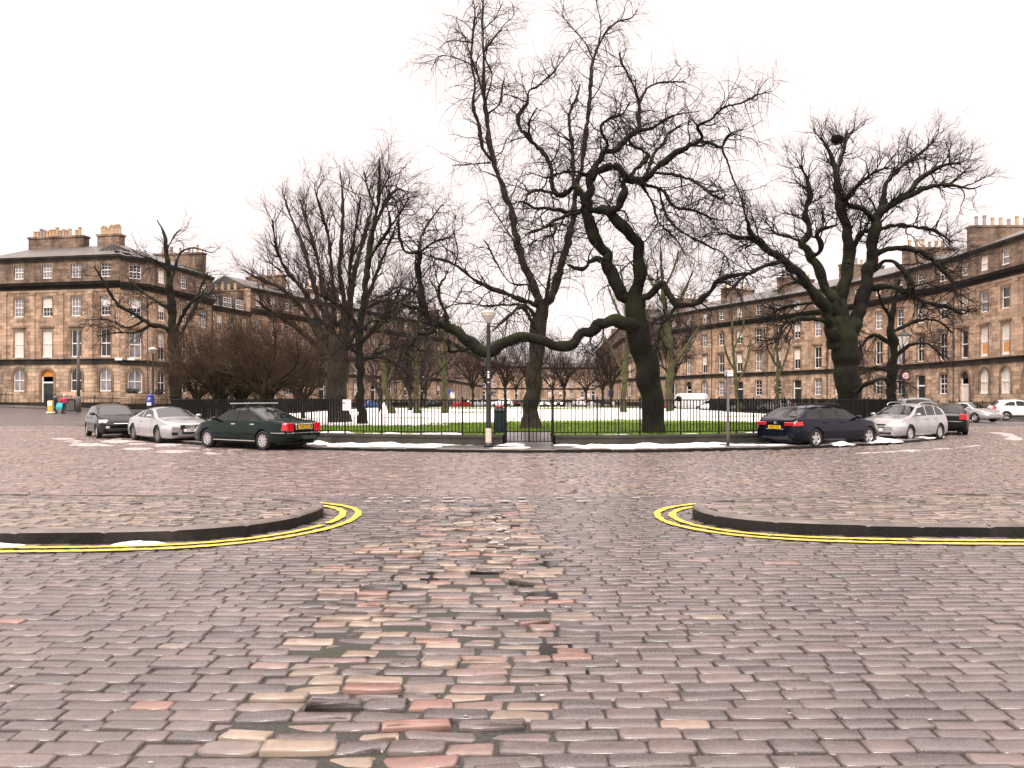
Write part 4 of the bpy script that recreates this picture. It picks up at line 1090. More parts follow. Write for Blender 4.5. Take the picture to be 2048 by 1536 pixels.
Bt.append(trace([(870,645,7),(866,660,6),(855,668,5),(840,668,4.4),(828,680,4.2),(812,700,4),(808,712,3.4),(822,722,2.4)], YB, -.6, -2))
Bt.append(trace([(856,632,5.5),(838,618,4.4),(815,612,3.8),(801,606,3.4),(797,622,3),(782,640,2.8),(774,645,2.6),(758,640,2.4),(742,643,2.2),(723,657,2),(702,662,1.4)], YB, -.6, -2.4))
Bt.append(trace([(944,694,4),(925,700,3.6),(901,703,3.2),(896,690,2.4),(880,671,1.8),(866,655,1.2)], YB, -.5, -1.6))
Bt.append(trace([(898,655,5),(893,630,4),(880,600,3.2),(879,572,2.6),(890,555,2.2),(896,540,1.4)], YB, -.6, .8))
Bt.append(trace([(842,590,4),(820,580,3),(795,575,2.6),(770,590,2),(745,600,1.2)], YB, -.6, 1))
# right hand low limb
Bt.append(trace([(1276,615,11),(1292,596,9.5),(1309,582,9),(1322,568,8.5),(1332,572,8),(1340,594,7.5),(1352,608,7),(1372,612,6.4),(1398,603,6),(1421,583,5.4),(1438,562,4.8),(1472,549,4),(1506,545,3.2),(1540,528,2.4),(1575,515,1.4)], YB, -.2, -2))
Bt.append(trace([(1352,610,4),(1338,635,3.4),(1322,652,2.8),(1316,690,2),(1322,720,1.2)], YB, -.8, -1.4))
Bt.append(trace([(1440,561,3),(1462,570,2.4),(1480,590,1.8),(1492,620,1)], YB, -1.6, -2.4))
build_tree('bare_tree', 'massive dark gnarled tree leaning right of the gate with one low bough sweeping left', Bt, [
    dict(dens=2.5, length=1.55, ang=50, n=9, r0=.023, up=.01, wig=.3, tlo=.12, tipboost=1.2),
    dict(dens=3.4, length=1.1, ang=44, n=7, r0=.0125, wig=.3, droop=.12, up=.02),
    dict(dens=4.2, length=.55, ang=40, n=5, r0=.0068, wig=.25, droop=.15),
    dict(src=0, dens=4.0, length=2.1, ang=85, n=9, r0=.0095, wig=.13, tlo=.12, droop=.55),
    dict(src=1, dens=2.2, length=1.6, ang=70, n=8, r0=.0075, wig=.1, droop=.6)],
    P(1308,870,YB), 'bark', 'twig', 102, rough=.5)
# ---- forked tree on the right with a nest
YC = 34.5; Cc = []
Cc.append(trace([(1697,850,30),(1697,835,25),(1697,790,24),(1695,750,27),(1692,715,30),(1689,690,30),(1688,672,28.5),(1684,650,24)], YC))
Cc.append(trace([(1672,690,20),(1660,655,15),(1651,622,13.5),(1630,588,12),(1602,552,10.5),(1571,525,9.5),(1537,499,8.5),(1509,481,7),(1474,474,5),(1450,468,3),(1430,470,1.5)], YC, 0, -2.5))
Cc.append(trace([(1512,482,5.5),(1500,462,5),(1496,445,4),(1488,420,2.8),(1484,385,1.6)], YC, -2, -3))
Cc.append(trace([(1680,660,16),(1668,605,12),(1651,574,11.5),(1633,534,10.5),(1616,504,9.5),(1602,487,8.5),(1617,470,7.5),(1620,452,6.8),(1611,437,6.2),(1614,415,5.8),(1620,390,5),(1614,360,4),(1600,330,2.6)], YC, 0, 1.2))
Cc.append(trace([(1617,506,7),(1632,509,6.5),(1641,500,6),(1641,485,5.6),(1633,470,5.2),(1640,460,4.8),(1655,455,4),(1672,452,2.6)], YC, .4, -.8))
Cc.append(trace([(1604,487,5),(1590,478,4),(1572,472,3.4),(1550,465,2.6),(1530,440,1.6)], YC, .5, 2))
Cc.append(trace([(1688,655,20),(1680,605,15),(1694,547,13),(1698,490,12),(1690,445,11),(1678,401,9.5),(1674,357,8),(1669,330,6),(1658,300,4.4),(1640,275,2.8)], YC, .2, 1.5))
Cc.append(trace([(1676,398,6),(1699,392,5.6),(1712,375,5),(1726,361,4.4),(1748,345,3.2),(1775,335,1.8)], YC, 1, -1))
Cc.append(trace([(1672,350,5),(1682,320,4),(1690,290,3),(1694,262,1.6)], YC, 1.2, 2.5))
Cc.append(trace([(1695,530,8.5),(1706,500,7),(1714,480,6.5),(1726,464,6),(1742,460,5),(1760,452,3.5)], YC, .4, 2))
Cc.append(trace([(1700,665,20),(1714,640,16),(1730,578,14.5),(1744,512,13),(1749,463,12),(1757,428,10.5),(1776,413,9),(1814,392,7.5),(1837,360,6.4),(1863,343,5),(1890,330,3.2),(1920,325,1.8)], YC, 0, -.6))
Cc.append(trace([(1752,445,7),(1738,430,6.4),(1722,416,6),(1700,410,5),(1688,400,3)], YC, -.1, -1.6))
Cc.append(trace([(1760,425,7),(1768,395,6.4),(1771,370,6),(1792,343,5),(1819,321,4),(1850,300,2.6),(1868,280,1.4)], YC, -.2, 2))
Cc.append(trace([(1800,400,5),(1859,374,4.4),(1903,370,3.6),(1940,378,2.4),(1962,372,1.4)], YC, -.4, -2.4))
Cc.append(trace([(1754,460,6.4),(1792,451,5.4),(1830,454,4.6),(1870,462,3.4),(1905,486,2)], YC, 0, 2))
Cc.append(trace([(1745,512,7.5),(1783,497,6.8),(1819,499,6.2),(1850,509,5.6),(1881,534,5),(1900,556,4),(1914,590,2.6)], YC, 0, -2))
Cc.append(trace([(1738,545,7),(1775,521,6),(1801,534,5.4),(1820,560,4.6),(1832,590,3)], YC, 0, -1.4))
Cc.append(trace([(1732,578,7.5),(1779,574,7),(1819,587,6.4),(1850,605,5.6),(1890,613,4.4),(1925,628,2.6)], YC, 0, -2.6))
Cc.append(trace([(1672,655,7),(1642,640,6),(1607,636,5.2),(1576,644,4.2),(1562,659,3),(1556,690,1.6)], YC, -.2, -2))
Cc.append(trace([(1660,625,5),(1642,606,4.4),(1598,609,3.6),(1562,618,2.4),(1530,640,1.4)], YC, -.2, 1.2))
Cc.append(trace([(1712,785,5),(1730,770,4.4),(1755,760,3.4),(1790,755,2)], YC, -.8, -2))
Cc.append(trace([(1560,525,4),(1520,535,3.4),(1480,560,2.6),(1450,595,1.6)], YC, -1.5, -2.5))
ctC = P(1700,560,YC)
build_tree('bare_tree', 'forked bare tree with a wide crown and a dark nest, above the navy estate', Cc, [
    dict(dens=5.2, length=1.75, ang=44, n=9, r0=.026, up=.015, wig=.26, tlo=.35, tipboost=1.8, out=ctC, outw=.1),
    dict(dens=4.2, length=1.0, ang=40, n=6, r0=.014, up=.05, wig=.25, out=ctC, outw=.08),
    dict(dens=4.6, length=.5, ang=38, n=4, r0=.0085, up=.04, wig=.2)],
    P(1697,840,YC), 'bark', 'twig', 103, rough=.35)
# drooping mass low on the right belongs to a tree of its own behind the lantern
Dd = [trace([(1785,815,12),(1783,760,10),(1788,700,9),(1782,655,7),(1790,600,5),(1800,560,3)], 38, 0, 0)]
for (pts, d) in (([(1784,720,5),(1820,690,4),(1860,690,3),(1890,720,1.5)], -1), ([(1785,690,5),(1750,670,4),(1725,690,3),(1712,730,1.4)], 1), ([(1784,665,5),(1825,645,4),(1870,640,3),(1905,665,1.4)], 1.5), ([(1786,640,4),(1765,610,3),(1755,580,1.5)], -1), ([(1784,745,4),(1745,735,3),(1720,750,1.5)], -1.5)):
    Dd.append(trace(pts, 38, 0, d))
build_tree('small_bare_tree', 'small twiggy tree behind the forked tree and lantern, branches drooping before the dark houses', Dd, [
    dict(dens=6, length=1.8, ang=50, n=7, r0=.018, wig=.2, tlo=.25, droop=.15),
    dict(dens=4.5, length=.9, ang=45, n=5, r0=.009, wig=.22, droop=.2),
    dict(dens=4.5, length=.5, ang=40, n=4, r0=.006, wig=.2, droop=.1)], P(1785,812,38), 'bark', 'twig_red', 104)
# ---- broad spreading tree left of the middle
YD = 40.0; D = []
D.append(trace([(680,850,34),(680,838,27),(678,820,23),(674,790,23),(674,740,24),(676,700,26),(678,670,24)], YD))
fan = [([(684,688,12),(687,640,11),(687,591,9.5),(679,542,8),(683,482,6.5),(686,421,5),(684,380,3),(680,345,1.6)], 0),
 ([(664,690,12),(652,640,10),(638,607,9),(626,562,7.5),(614,518,6.5),(602,482,5.4),(590,453,4.4),(578,422,3),(572,400,1.6)], 1.4),
 ([(655,690,11),(635,640,9),(618,599,8),(594,566,7),(574,542,6),(557,510,5),(549,474,4),(545,440,2.4)], -1.5),
 ([(652,700,10),(625,650,8.5),(600,610,7),(565,578,6),(530,562,4.6),(505,550,3),(488,540,1.8)], .6),
 ([(668,690,11),(666,640,9.5),(666,583,8),(662,534,7),(658,482,6),(645,430,4.6),(634,395,3),(628,365,1.6)], -1.8),
 ([(690,690,11),(700,640,9.5),(707,558,8),(720,502,6.8),(733,455,5.4),(743,420,3.6),(748,385,2)], 1.6),
 ([(694,695,11),(718,650,9),(735,598,7.6),(752,550,6.4),(770,505,5),(785,470,3.6),(796,440,2)], -1.2),
 ([(650,710,9),(610,670,7.5),(570,640,6),(535,618,4.6),(512,600,3)], -2),
 ([(700,700,9),(745,665,7.5),(785,625,6),(815,590,4.6),(838,560,2.6)], 2),
 ([(672,690,9),(650,600,7.6),(640,545,6.5),(628,490,5.2),(612,440,4),(600,400,2.4)], 2.4),
 ([(684,690,9),(697,600,7.6),(700,540,6.4),(708,480,5),(716,430,3.6),(722,395,2)], -2.4),
 ([(660,720,8),(620,715,6.5),(580,705,5),(545,690,3.6),(520,690,2)], -1.5), ([(695,720,8),(735,715,6.5),(775,700,5),(805,690,3.2)], -2.4)]
for pts, d in fan: D.append(trace([(a, b, c*.68) for a, b, c in pts], YD, 0, d*1.5))
ctD = P(678,700,YD)
build_tree('bare_tree', 'broad fan shaped bare tree with many ascending limbs, behind the white notice on the railings', D, [
    dict(dens=3.4, length=1.9, ang=38, n=8, r0=.025, up=.06, wig=.18, tlo=.25, tipboost=1.2, out=ctD, outw=.09),
    dict(dens=4.0, length=1.2, ang=36, n=6, r0=.015, up=.09, wig=.2),
    dict(dens=3.6, length=.6, ang=36, n=4, r0=.009, up=.06, wig=.2)], P(679,842,YD), 'bark_brown', 'twig_red', 105)
# thin trunk with an upright spire beside it
YE = 36.5; E = [trace([(724,862,17),(723,848,12),(722,800,9.5),(720,740,9),(719,690,8.5),(722,640,8),(730,580,7),(739,502,6),(750,440,5),(757,401,4.4),(759,340,3.2),(758,318,1.4)], YE, 0, .5)]
for pts, d in (([(721,690,5),(760,640,4),(790,600,3),(806,560,1.6)], 1.5), ([(722,660,5),(690,620,4),(660,600,2.6),(640,590,1.4)], -1.5), ([(736,520,4),(770,470,3.4),(800,425,2.6),(818,395,1.4)], -1), ([(745,460,3.6),(775,400,3),(798,378,2.2),(815,390,1.2)], 1), ([(752,420,3),(735,375,2.4),(728,345,1.2)], 1), ([(724,620,4),(775,600,3.4),(815,612,2.6),(840,640,1.4)], -2), ([(757,390,2.6),(775,360,2),(780,340,1)], -1), ([(720,710,4),(690,690,3),(665,710,2)], -1.5), ([(720,720,4),(760,715,3),(800,735,2),(822,760,1)], 1)):
    E.append(trace(pts, YE, .2, d))
build_tree('bare_tree', 'thin straight trunk with an upright spire of branches, just right of the broad fan tree', E, [
    dict(dens=6.0, length=2.4, ang=42, n=8, r0=.022, up=.05, wig=.22, tlo=.25),
    dict(dens=3.4, length=1.0, ang=42, n=6, r0=.012, up=.03, wig=.22),
    dict(dens=4.4, length=.5, ang=40, n=4, r0=.0075, wig=.2)], P(723,850,YE), 'bark', 'twig_red', 106)
# ---- tree with an upright leader in front of the corner house
YG = 47.0; Gt = [trace([(352,835,14),(352,800,13),(351,740,13),(349,690,12.5),(345,640,9.5),(339,560,7),(334,519,5),(331,481,3.6),(326,462,2.4),(314,440,1.2)], YG, 0, .4)]
for pts, d in (([(348,672,8),(330,655,7),(306,651,6.4),(284,638,5.8),(262,624,5.2),(236,609,4.4),(220,586,3.6),(204,558,2.6),(188,532,1.4)], -2), ([(340,575,4.4),(354,522,3.6),(361,506,3),(383,496,2.2),(405,500,1.6),(424,506,1)], 1.6), ([(352,690,7),(372,650,6),(390,615,5),(400,580,3.6),(415,545,2)], 1.5), ([(350,660,6),(378,610,5),(405,590,3.6),(430,585,2)], -2), ([(344,620,5),(310,600,4),(280,580,3),(262,560,1.6)], 2), ([(300,651,4),(270,665,3.4),(235,665,2.6),(195,672,1.6)], -2), ([(290,640,3.4),(255,655,2.8),(215,640,2),(170,640,1.2)], 1), ([(338,545,3.6),(310,520,2.8),(285,512,2),(262,498,1.2)], -1.5), ([(333,500,2.4),(350,470,2),(365,455,1.2)], 1)):
    Gt.append(trace([(a, b, c*.8) for a, b, c in pts], YG, 0, d))
build_tree('bare_tree', 'bare tree with one upright leader and a long left limb, before the corner house', Gt, [
    dict(dens=3.4, length=2.0, ang=52, n=8, r0=.02, wig=.22, tlo=.2, droop=.1),
    dict(dens=3.0, length=1.3, ang=46, n=6, r0=.015, wig=.24, droop=.15),
    dict(dens=3.6, length=.7, ang=40, n=4, r0=.009, wig=.22, droop=.1)], P(352,828,YG), 'bark', 'twig', 107)
# ---- low round bushy trees (procedural)
def bush(label, px, pyb, Y, w, h, stems, seed, twig='twig_tan', bark='bark_brown', trunk_h=1.2, dens=(5.5,6.0,6.0), r=.13, name='bushy_tree', cat='tree', group=None, up=.05, lens=(1.3,.7,.4), spread=.55):
    g = rs(seed); bx, by, bz = P(px, pyb, Y); L = []
    L.append([(bx, by, bz-.1, r*1.3), (bx+.05, by, bz+trunk_h*.5, r), (bx, by, bz+trunk_h, r*.95)])
    for i in range(stems):
        a = 2*math.pi*(i+g.rand()*.6)/stems; rr = w*g.uniform(.35, .95); z1 = h*g.uniform(.6, 1.0)*(1-.25*(rr/w)**2)
        k = spread
        L.append([(bx, by, bz+trunk_h*.75, r*.6), (bx+rr*k*.5*math.cos(a), by+rr*k*.5*math.sin(a), bz+trunk_h+(z1-trunk_h)*.18, r*.45), (bx+rr*.75*math.cos(a+.2), by+rr*.75*math.sin(a+.2), bz+trunk_h+(z1-trunk_h)*.5, r*.28), (bx+rr*math.cos(a), by+rr*math.sin(a), bz+z1*.93, r*.1)])
    return build_tree(name, label, L, [
        dict(dens=dens[0], length=lens[0], ang=42, n=6, r0=r*.17, wig=.2, tlo=.2, up=up, tipboost=1),
        dict(dens=dens[1], length=lens[1], ang=42, n=5, r0=r*.085, wig=.22, up=up*.6),
        dict(dens=dens[2], length=lens[2], ang=40, n=4, r0=max(.006, r*.05), wig=.2)], (bx, by, bz), bark, twig, seed, cat=cat, group=group)
bush('low bushy brown tree above the dark green saloon, densest of the round crowns', 533, 846, 34, 2.75, 5.9, 16, 201)
bush('low bushy brown tree above the silver coupe, at the left end of the railings', 440, 846, 36, 2.7, 5.6, 15, 202)
bush('small leaning bushy tree at the far left of the railings, beside the corner house', 392, 838, 39, 2.1, 4.6, 11, 203, bark='bark_moss')
bush('small low tree with spreading bare boughs behind the roof bars of the green saloon', 518, 838, 44, 1.8, 3.2, 7, 204, bark='bark_moss', dens=(1.6,3,3))
bush('multi stemmed bushy tree between the two round brown crowns', 480, 842, 40, 2.9, 6.3, 14, 205)
bush('twiggy brown tree behind the broad fan tree, left of its trunk', 605, 838, 46, 3.2, 7.2, 13, 206, twig='twig_red')
# ---- mossy slim trees on the far lawn
def slim(label, pts, Y, limbs, seed, bark='bark_moss', twig='twig_green', lens=(1.9,1.0,.55), dens=(1.9,2.6,3.2), r0=.02):
    L = [trace(pts, Y)]+[trace(p, Y, 0, d) for p, d in limbs]
    return build_tree('slim_tree', label, L, [dict(dens=dens[0], length=lens[0], ang=45, n=7, r0=r0, wig=.2, tlo=.25, up=.05), dict(dens=dens[1], length=lens[1], ang=42, n=5, r0=r0*.55, wig=.2, up=.03), dict(dens=dens[2], length=lens[2], ang=40, n=4, r0=r0*.35, wig=.2)], P(pts[0][0], pts[0][1], Y), bark, twig, seed)
slim('mossy trunk bent to the left near the small snow cone, on the far lawn', [(783,828,11),(780,812,8),(776,795,7.5),(770,775,7),(768,740,6),(762,700,5),(764,650,4),(760,600,2)], 60, [([(770,770,4),(790,730,3),(800,690,1.5)], 1.5), ([(766,720,4),(745,690,3),(735,650,1.5)], -1.5), ([(763,680,3),(785,640,2.4),(795,600,1.2)], 2)], 301)
slim('bright mossy trunk forking at head height, in front of the white door case', [(833,826,9),(833,805,6.5),(832,775,6),(835,745,6),(834,700,5),(840,650,3.4),(838,600,1.6)], 62, [([(833,765,4),(828,735,3.6),(822,700,3),(815,660,1.6)], 1), ([(835,735,4),(850,700,3),(862,665,1.5)], -1.5), ([(836,690,3),(815,650,2.2),(805,620,1.1)], 2)], 302)
slim('straight mossy trunk left of the white board at the far side of the lawn', [(890,826,8),(890,800,6),(889,760,5.6),(890,715,5),(888,660,3.4),(892,610,1.6)], 64, [([(889,745,3.6),(872,710,2.8),(862,680,1.4)], 1.5), ([(890,725,3.6),(905,690,2.6),(912,660,1.2)], -1.5), ([(889,690,3),(875,650,2),(870,620,1)], -1)], 303)
slim('mossy green trunk between the great leaning tree and the gate, on the far lawn', [(1247,824,9),(1247,800,6.5),(1249,760,6),(1252,720,5.6),(1256,670,5),(1252,620,4),(1246,570,2.6),(1240,530,1.4)], 58, [([(1250,750,4),(1225,700,3),(1205,670,1.6)], 1.5), ([(1253,700,4),(1280,650,3),(1300,610,1.5)], -1.5), ([(1254,660,4),(1230,610,3),(1215,570,1.5)], 2), ([(1252,630,3),(1275,580,2.4),(1285,540,1.2)], 1)], 304)
slim('greenish bare tree directly behind the great leaning trunk', [(1340,822,10),(1338,780,8),(1342,720,8),(1336,660,7),(1330,610,5.5),(1325,560,4),(1322,510,2.4),(1320,480,1.2)], 56, [([(1340,740,5),(1375,690,4),(1400,650,2)], 2), ([(1338,690,5),(1300,640,4),(1275,590,2)], -2), ([(1334,640,4.5),(1365,590,3.4),(1385,545,1.8)], -1), ([(1330,610,4),(1300,560,3),(1285,520,1.5)], 2), ([(1328,580,3),(1350,530,2.4),(1358,500,1.2)], 1)], 305, dens=(2.4,3,3.6))
slim('thin pale tree behind the grey parking sign pole', [(1476,824,6),(1474,790,4.6),(1470,740,4),(1466,690,3.4),(1464,640,2.4),(1462,600,1.2)], 52, [([(1473,770,3),(1492,730,2.4),(1502,680,1.2)], 1), ([(1470,745,3),(1452,705,2.2),(1445,660,1.1)], -1), ([(1467,700,2.4),(1484,660,1.8),(1490,630,1)], 1.5)], 306, dens=(1.6,2.4,3), r0=.014)
slim('slim young tree behind the navy estate car roof', [(1556,822,6),(1554,780,4.4),(1556,730,4),(1552,680,3),(1554,630,1.6)], 56, [([(1554,760,3),(1572,715,2.2),(1580,680,1.1)], 1), ([(1555,735,3),(1535,695,2.2),(1528,660,1.1)], -1)], 307, dens=(1.6,2.4,3), r0=.014)
# ---- trees in the far street and behind the lawn
def far_tree(label, px, Y, h, w, seed, twig='twig_red', bark='bark_brown'):
    return bush(label, px, HOR+1.72*F/Y, Y, w, h, 9, seed, twig=twig, bark=bark, trunk_h=h*.28, r=.2, name='distant_tree', dens=(2.2,2.4,2.6), lens=(3.0,1.7,1.0), up=.09)
far_tree('hazy brown tree left of the tall slender trunk, in the far street', 1010, 120, 15, 5.5, 401)
far_tree('hazy brown tree just right of the tall slender trunk, in the far street', 1128, 118, 14.5, 5.2, 402)
far_tree('dim brown tree between the lamp post and the slender trunk, far down the street', 975, 150, 18, 6, 403)
far_tree('pale far tree under the gap of sky at the street mouth', 1172, 150, 12.5, 5, 404)
far_tree('leaning brown crown directly behind the slender trunk, far street', 1058, 135, 17, 6, 405)
far_tree('far tree against the left end houses', 850, 100, 11, 4.5, 406)
far_tree('dense brown tree rising behind the bushy low crowns, left of the fan tree', 590, 72, 9.5, 4.2, 407)
far_tree('dark crown behind the thin spire tree, over the arched houses', 760, 66, 9, 4.2, 408)
far_tree('dark twiggy crown behind the left part of the low bough', 820, 78, 10.5, 4.5, 409, twig='twig')
far_tree('greenish grey crown behind the great leaning tree, against the buff chimneys', 1285, 92, 17, 5.5, 410, twig='twig_green')
far_tree('fine brown crown seen between the great tree and the buff chimneys', 1345, 100, 17.5, 5.0, 411)
far_tree('small brown tree right of the far headlights', 1105, 170, 16, 6, 412)
far_tree('small brown tree in front of the far right street houses', 1205, 128, 13, 5, 413)
far_tree('tall hazy tree between the two big trunks, just left of the leaning one', 1222, 105, 13, 4.5, 414)
far_tree('tall hazy tree in the gap left of the lamp post, under the low bough', 945, 112, 14, 5, 415)
far_tree('far crown low behind the slender trunk, on its left', 1032, 200, 17, 7, 416)
# ---- nest in the forked tree
nx, ny, nz = P(1674, 279, YC+1.4); t = thing('bird_nest', 'dark round twig nest high in the forked tree', 'nest', (nx, ny, nz))
g = rs(77); n = 900; d = g.normal(size=(n,3)); d /= np.linalg.norm(d, axis=1, keepdims=True); c = d*(.25*g.rand(n,1)**.4)*np.array([1.15,1.15,.75])
v_ = g.normal(size=(n,3)); v_ -= (v_*d).sum(1, keepdims=True)*d*.8; v_ /= np.linalg.norm(v_, axis=1, keepdims=True)
s_ = np.linspace(-1, 1, 4)[None, :, None]; arr = np.concatenate([c[:, None]+v_[:, None]*s_*.16-d[:, None]*(s_**2)*.05, np.full((n,4,1), .009)], 2)
v, q = tubes(arr, 3); link('twigs', npmesh('twigs', v, [q], M['twig']), t)
# ================================================================ cars
def interp(tab, x):
    t = np.array(tab, float); return np.interp(x, t[:, 0], t[:, 1])
def car(name, label, spec, loc, rz, cat='car', group=None, z=0.0):
    """local +x is forward (origin under the middle), y left, z up"""
    S = dict(W=1.8, zb=.24, crown=.05, rw=.335, dx=.04, sill=.86, roofw=.73, tumble=1.0, bars=None, rails=False, side='both', wheel='five', glass='cglass', lod=0); S.update(spec)
    L, W = S['L'], S['W']; dx = S['dx']
    xs = np.unique(np.r_[0, .015, .05, .1, .16, np.arange(.2, L-.2, dx), L-.16, L-.1, L-.05, L-.015, L])
    zt = interp(S['top'], xs); zb = interp([(0, S['zb']+.12), (.12, S['zb']+.02), (.5, S['zb']), (L-.6, S['zb']), (L-.1, S['zb']+.0), (L, S['zb']+.08)], xs)
    belt = interp(S['belt'], xs)
    e0, e1 = S.get('r0', .5), S.get('r1', .75)
    w = np.full(len(xs), W/2)
    w *= 1-.16*np.clip(1-xs/e0, 0, 1)**2.2-.24*np.clip(1-(L-xs)/e1, 0, 1)**2.2
    wa = S['wheels']
    nS, nG, nR = 12, 9, 9
    rings = []
    for i, x in enumerate(xs):
        zsh = min(belt[i], zt[i]-.05); h = zt[i]-zsh
        cab = np.clip((h-.06)/.38, 0, 1)
        wr = w[i]*((1-cab)*.9+cab*S['roofw'])
        pts = [(0, zb[i]), (w[i]*.5, zb[i]), (w[i]*.9, zb[i])]
        for q in np.linspace(0, 1, nS):
            yy = w[i]*(.95+.05*math.sin(math.pi*min(1, q*1.05+.08))-(.03*max(0, q-.75)/.25)); pts.append((yy, zb[i]+.03+(zsh-zb[i]-.03)*q))
        w1 = pts[-1][0]; er = min(.06, h*.35)
        for q in np.linspace(0, 1, nG)[1:]:
            yy = w1+(wr-w1)*(q**.9 if cab > .05 else q)-.0; pts.append((yy, zsh+(h-er-S['crown']*cab)*q))
        y2, z2 = pts[-1]
        for q in np.linspace(0, 1, nR)[1:]:
            f = q; yy = y2*(1-f); pts.append((yy, z2+(zt[i]-z2)*(1-(1-f)**(2.6 if cab > .3 else 2.0))))
        rings.append(pts)
    A = np.array(rings)                             # (nx, m, 2)
    nx, m, _ = A.shape
    V = np.zeros((nx, m, 3)); V[:, :, 0] = xs[:, None]; V[:, :, 1:] = A
    R_ = S['rw']+.045
    # wheel arches: snap side vertices to the arch circle
    for cx in wa:
        d = np.hypot(V[:, :, 0]-cx, V[:, :, 2]-S['rw'])
        sel = (np.abs(d-R_) < dx*.62); sel[:, m-nR-1:] = False; sel[:, :3] = False
        f = R_/np.maximum(d, 1e-3)
        V[..., 0] = np.where(sel, cx+(V[..., 0]-cx)*f, V[..., 0]); V[..., 2] = np.where(sel, S['rw']+(V[..., 2]-S['rw'])*f, V[..., 2])
    V[:, :, 0] -= L/2
    half = V.copy(); half[:, :, 1] *= -1
    allV = np.concatenate([V.reshape(-1, 3), half.reshape(-1, 3)])
    idx = np.arange(nx*m).reshape(nx, m)
    ql = np.stack([idx[:-1, :-1], idx[1:, :-1], idx[1:, 1:], idx[:-1, 1:]], -1).reshape(-1, 4)[:, ::-1]
    qr = (np.stack([idx[:-1, :-1], idx[:-1, 1:], idx[1:, 1:], idx[1:, :-1]], -1).reshape(-1, 4)+nx*m)[:, ::-1]
    seg = np.broadcast_to(np.arange(m-1), (nx-1, m-1)).reshape(-1); seg = np.r_[seg, seg]
    Q = np.concatenate([ql, qr]); C = allV[Q].mean(1); X = C[:, 0]+L/2; Y = np.abs(C[:, 1]); Z = C[:, 2]
    side = (seg >= 2) & (seg < 2+nS); green = (seg >= 2+nS) & (seg < 2+nS+nG-1); roof = seg >= 2+nS+nG-1
    cls = np.zeros(len(Q), int)                     # 0 body
    for cx in wa: cls[(np.hypot(X-cx, Z-S['rw']) < R_-.005) & (seg < 2+nS) & (Y > W*.26)] = -1
    sec = (Q % (nx*m))//m; xi = np.clip(sec.min(1), 0, nx-1)
    zr = zt[xi]; zbt = belt[xi]
    if 'windows' in S:
        for poly in S['windows']:
            cls[green & in_poly(X, Z, poly)] = 1
    a, b = S['ws']; wr_ = np.abs(V[:, m-nR, 1])[xi]
    cls[roof & (X > a) & (X < b) & (Y < wr_*.93)] = 2
    if 'rwin' in S:
        a, b = S['rwin']; cls[roof & (X > a) & (X < b) & (Y < wr_*.9)] = 3
    for (x0, x1, z0, z1, ymin, ci) in S.get('patch', []):
        cls[(X > x0) & (X < x1) & (Z > z0) & (Z < z1) & (Y > ymin*W/2) & (side | green | roof) & (cls == 0)] = ci
    t = thing(name, label, cat, (loc[0], loc[1], z), rz, group)
    def emit(nm, k, mat, off=0):
        f = Q[cls == k]
        if not len(f): return
        if nm in ('window', 'headlight', 'tail_light'):       # one part each side
            for sgn in (1, -1):
                ff = f[C[cls == k][:, 1]*sgn > 0]
                if nm == 'window':
                    Xf = X[cls == k][C[cls == k][:, 1]*sgn > 0]
                    for pi, poly in enumerate(S['windows']):
                        lo, hi = min(p[0] for p in poly), max(p[0] for p in poly)
                        g_ = ff[(Xf > lo-.01) & (Xf < hi+.01)]
                        if len(g_): put(nm, g_, mat)
                elif len(ff): put(nm, ff, mat)
        else: put(nm, f, mat)
    def put(nm, f, mat):
        u, inv = np.unique(f, return_inverse=True)
        link(nm, npmesh(nm, allV[u], [inv.reshape(f.shape)], M[mat] if isinstance(mat, str) else mat, smooth=True), t)
    # body with end caps
    f = Q[cls == 0]; u, inv = np.unique(f, return_inverse=True); bv = [allV[u]]; bf = [inv.reshape(f.shape)]
    base = len(u); caps = []
    me = npmesh('body', allV[u], [inv.reshape(f.shape)], S['paint'], smooth=True)
    body = link('body', me, t)
    for end in (0, nx-1):
        lp = [tuple(p) for p in V[end]]+[tuple(p) for p in half[end][::-1][1:-1]]
        cen = Vector((lp[0][0], 0, sum(p[2] for p in lp)/len(lp))); mb = MB()
        bul = .02 if end else -.02
        inner = [tuple(Vector(p).lerp(cen, .35)+Vector((bul, 0, 0))) for p in lp]
        ra, rb_ = lp, inner
        if end == 0: mb.loft([ra, rb_]); mb.poly(rb_[::-1] if False else rb_)
        else: mb.loft([ra, rb_]); mb.poly(rb_)
        mb.build('bumper', S['paint'], t, smooth=True)
    emit('window', 1, S['glass']); emit('windscreen', 2, S['glass']); emit('rear_window', 3, S['glass'])
    emit('headlight', 4, 'head'); emit('tail_light', 5, 'tail'); emit('lower_trim', 6, 'trim'); emit('chrome_strip', 7, 'chrome')
    def side_y(x, zz):
        i = int(np.argmin(abs(xs-x))); pts = rings[i]; zs = [p[1] for p in pts[2:2+nS+nG]]; ys = [p[0] for p in pts[2:2+nS+nG]]
        return float(np.interp(zz, zs, ys))
    # wheels
    arch = MB()
    for cx in wa:
        for sg in (1, -1):
            a_ = []
            for k in range(15):
                an = math.pi*(-.12+1.24*k/14); a_.append((cx-L/2+R_*math.cos(an), S['rw']+R_*math.sin(an)))
            arch.loft([[(x, sg*(W/2-.03), zz) for x, zz in a_], [(x, sg*(W/2-.34), zz) for x, zz in a_]], closed=False)
            arch.poly([(x, sg*(W/2-.34), zz) for x, zz in a_])
    arch.box(-L/2+.25, L/2-.25, -W/2*.82, W/2*.82, S['zb']-.04, S['zb']+.02)
    arch.build('underbody', M['wheel_dark'], t)
    rw = S['rw']
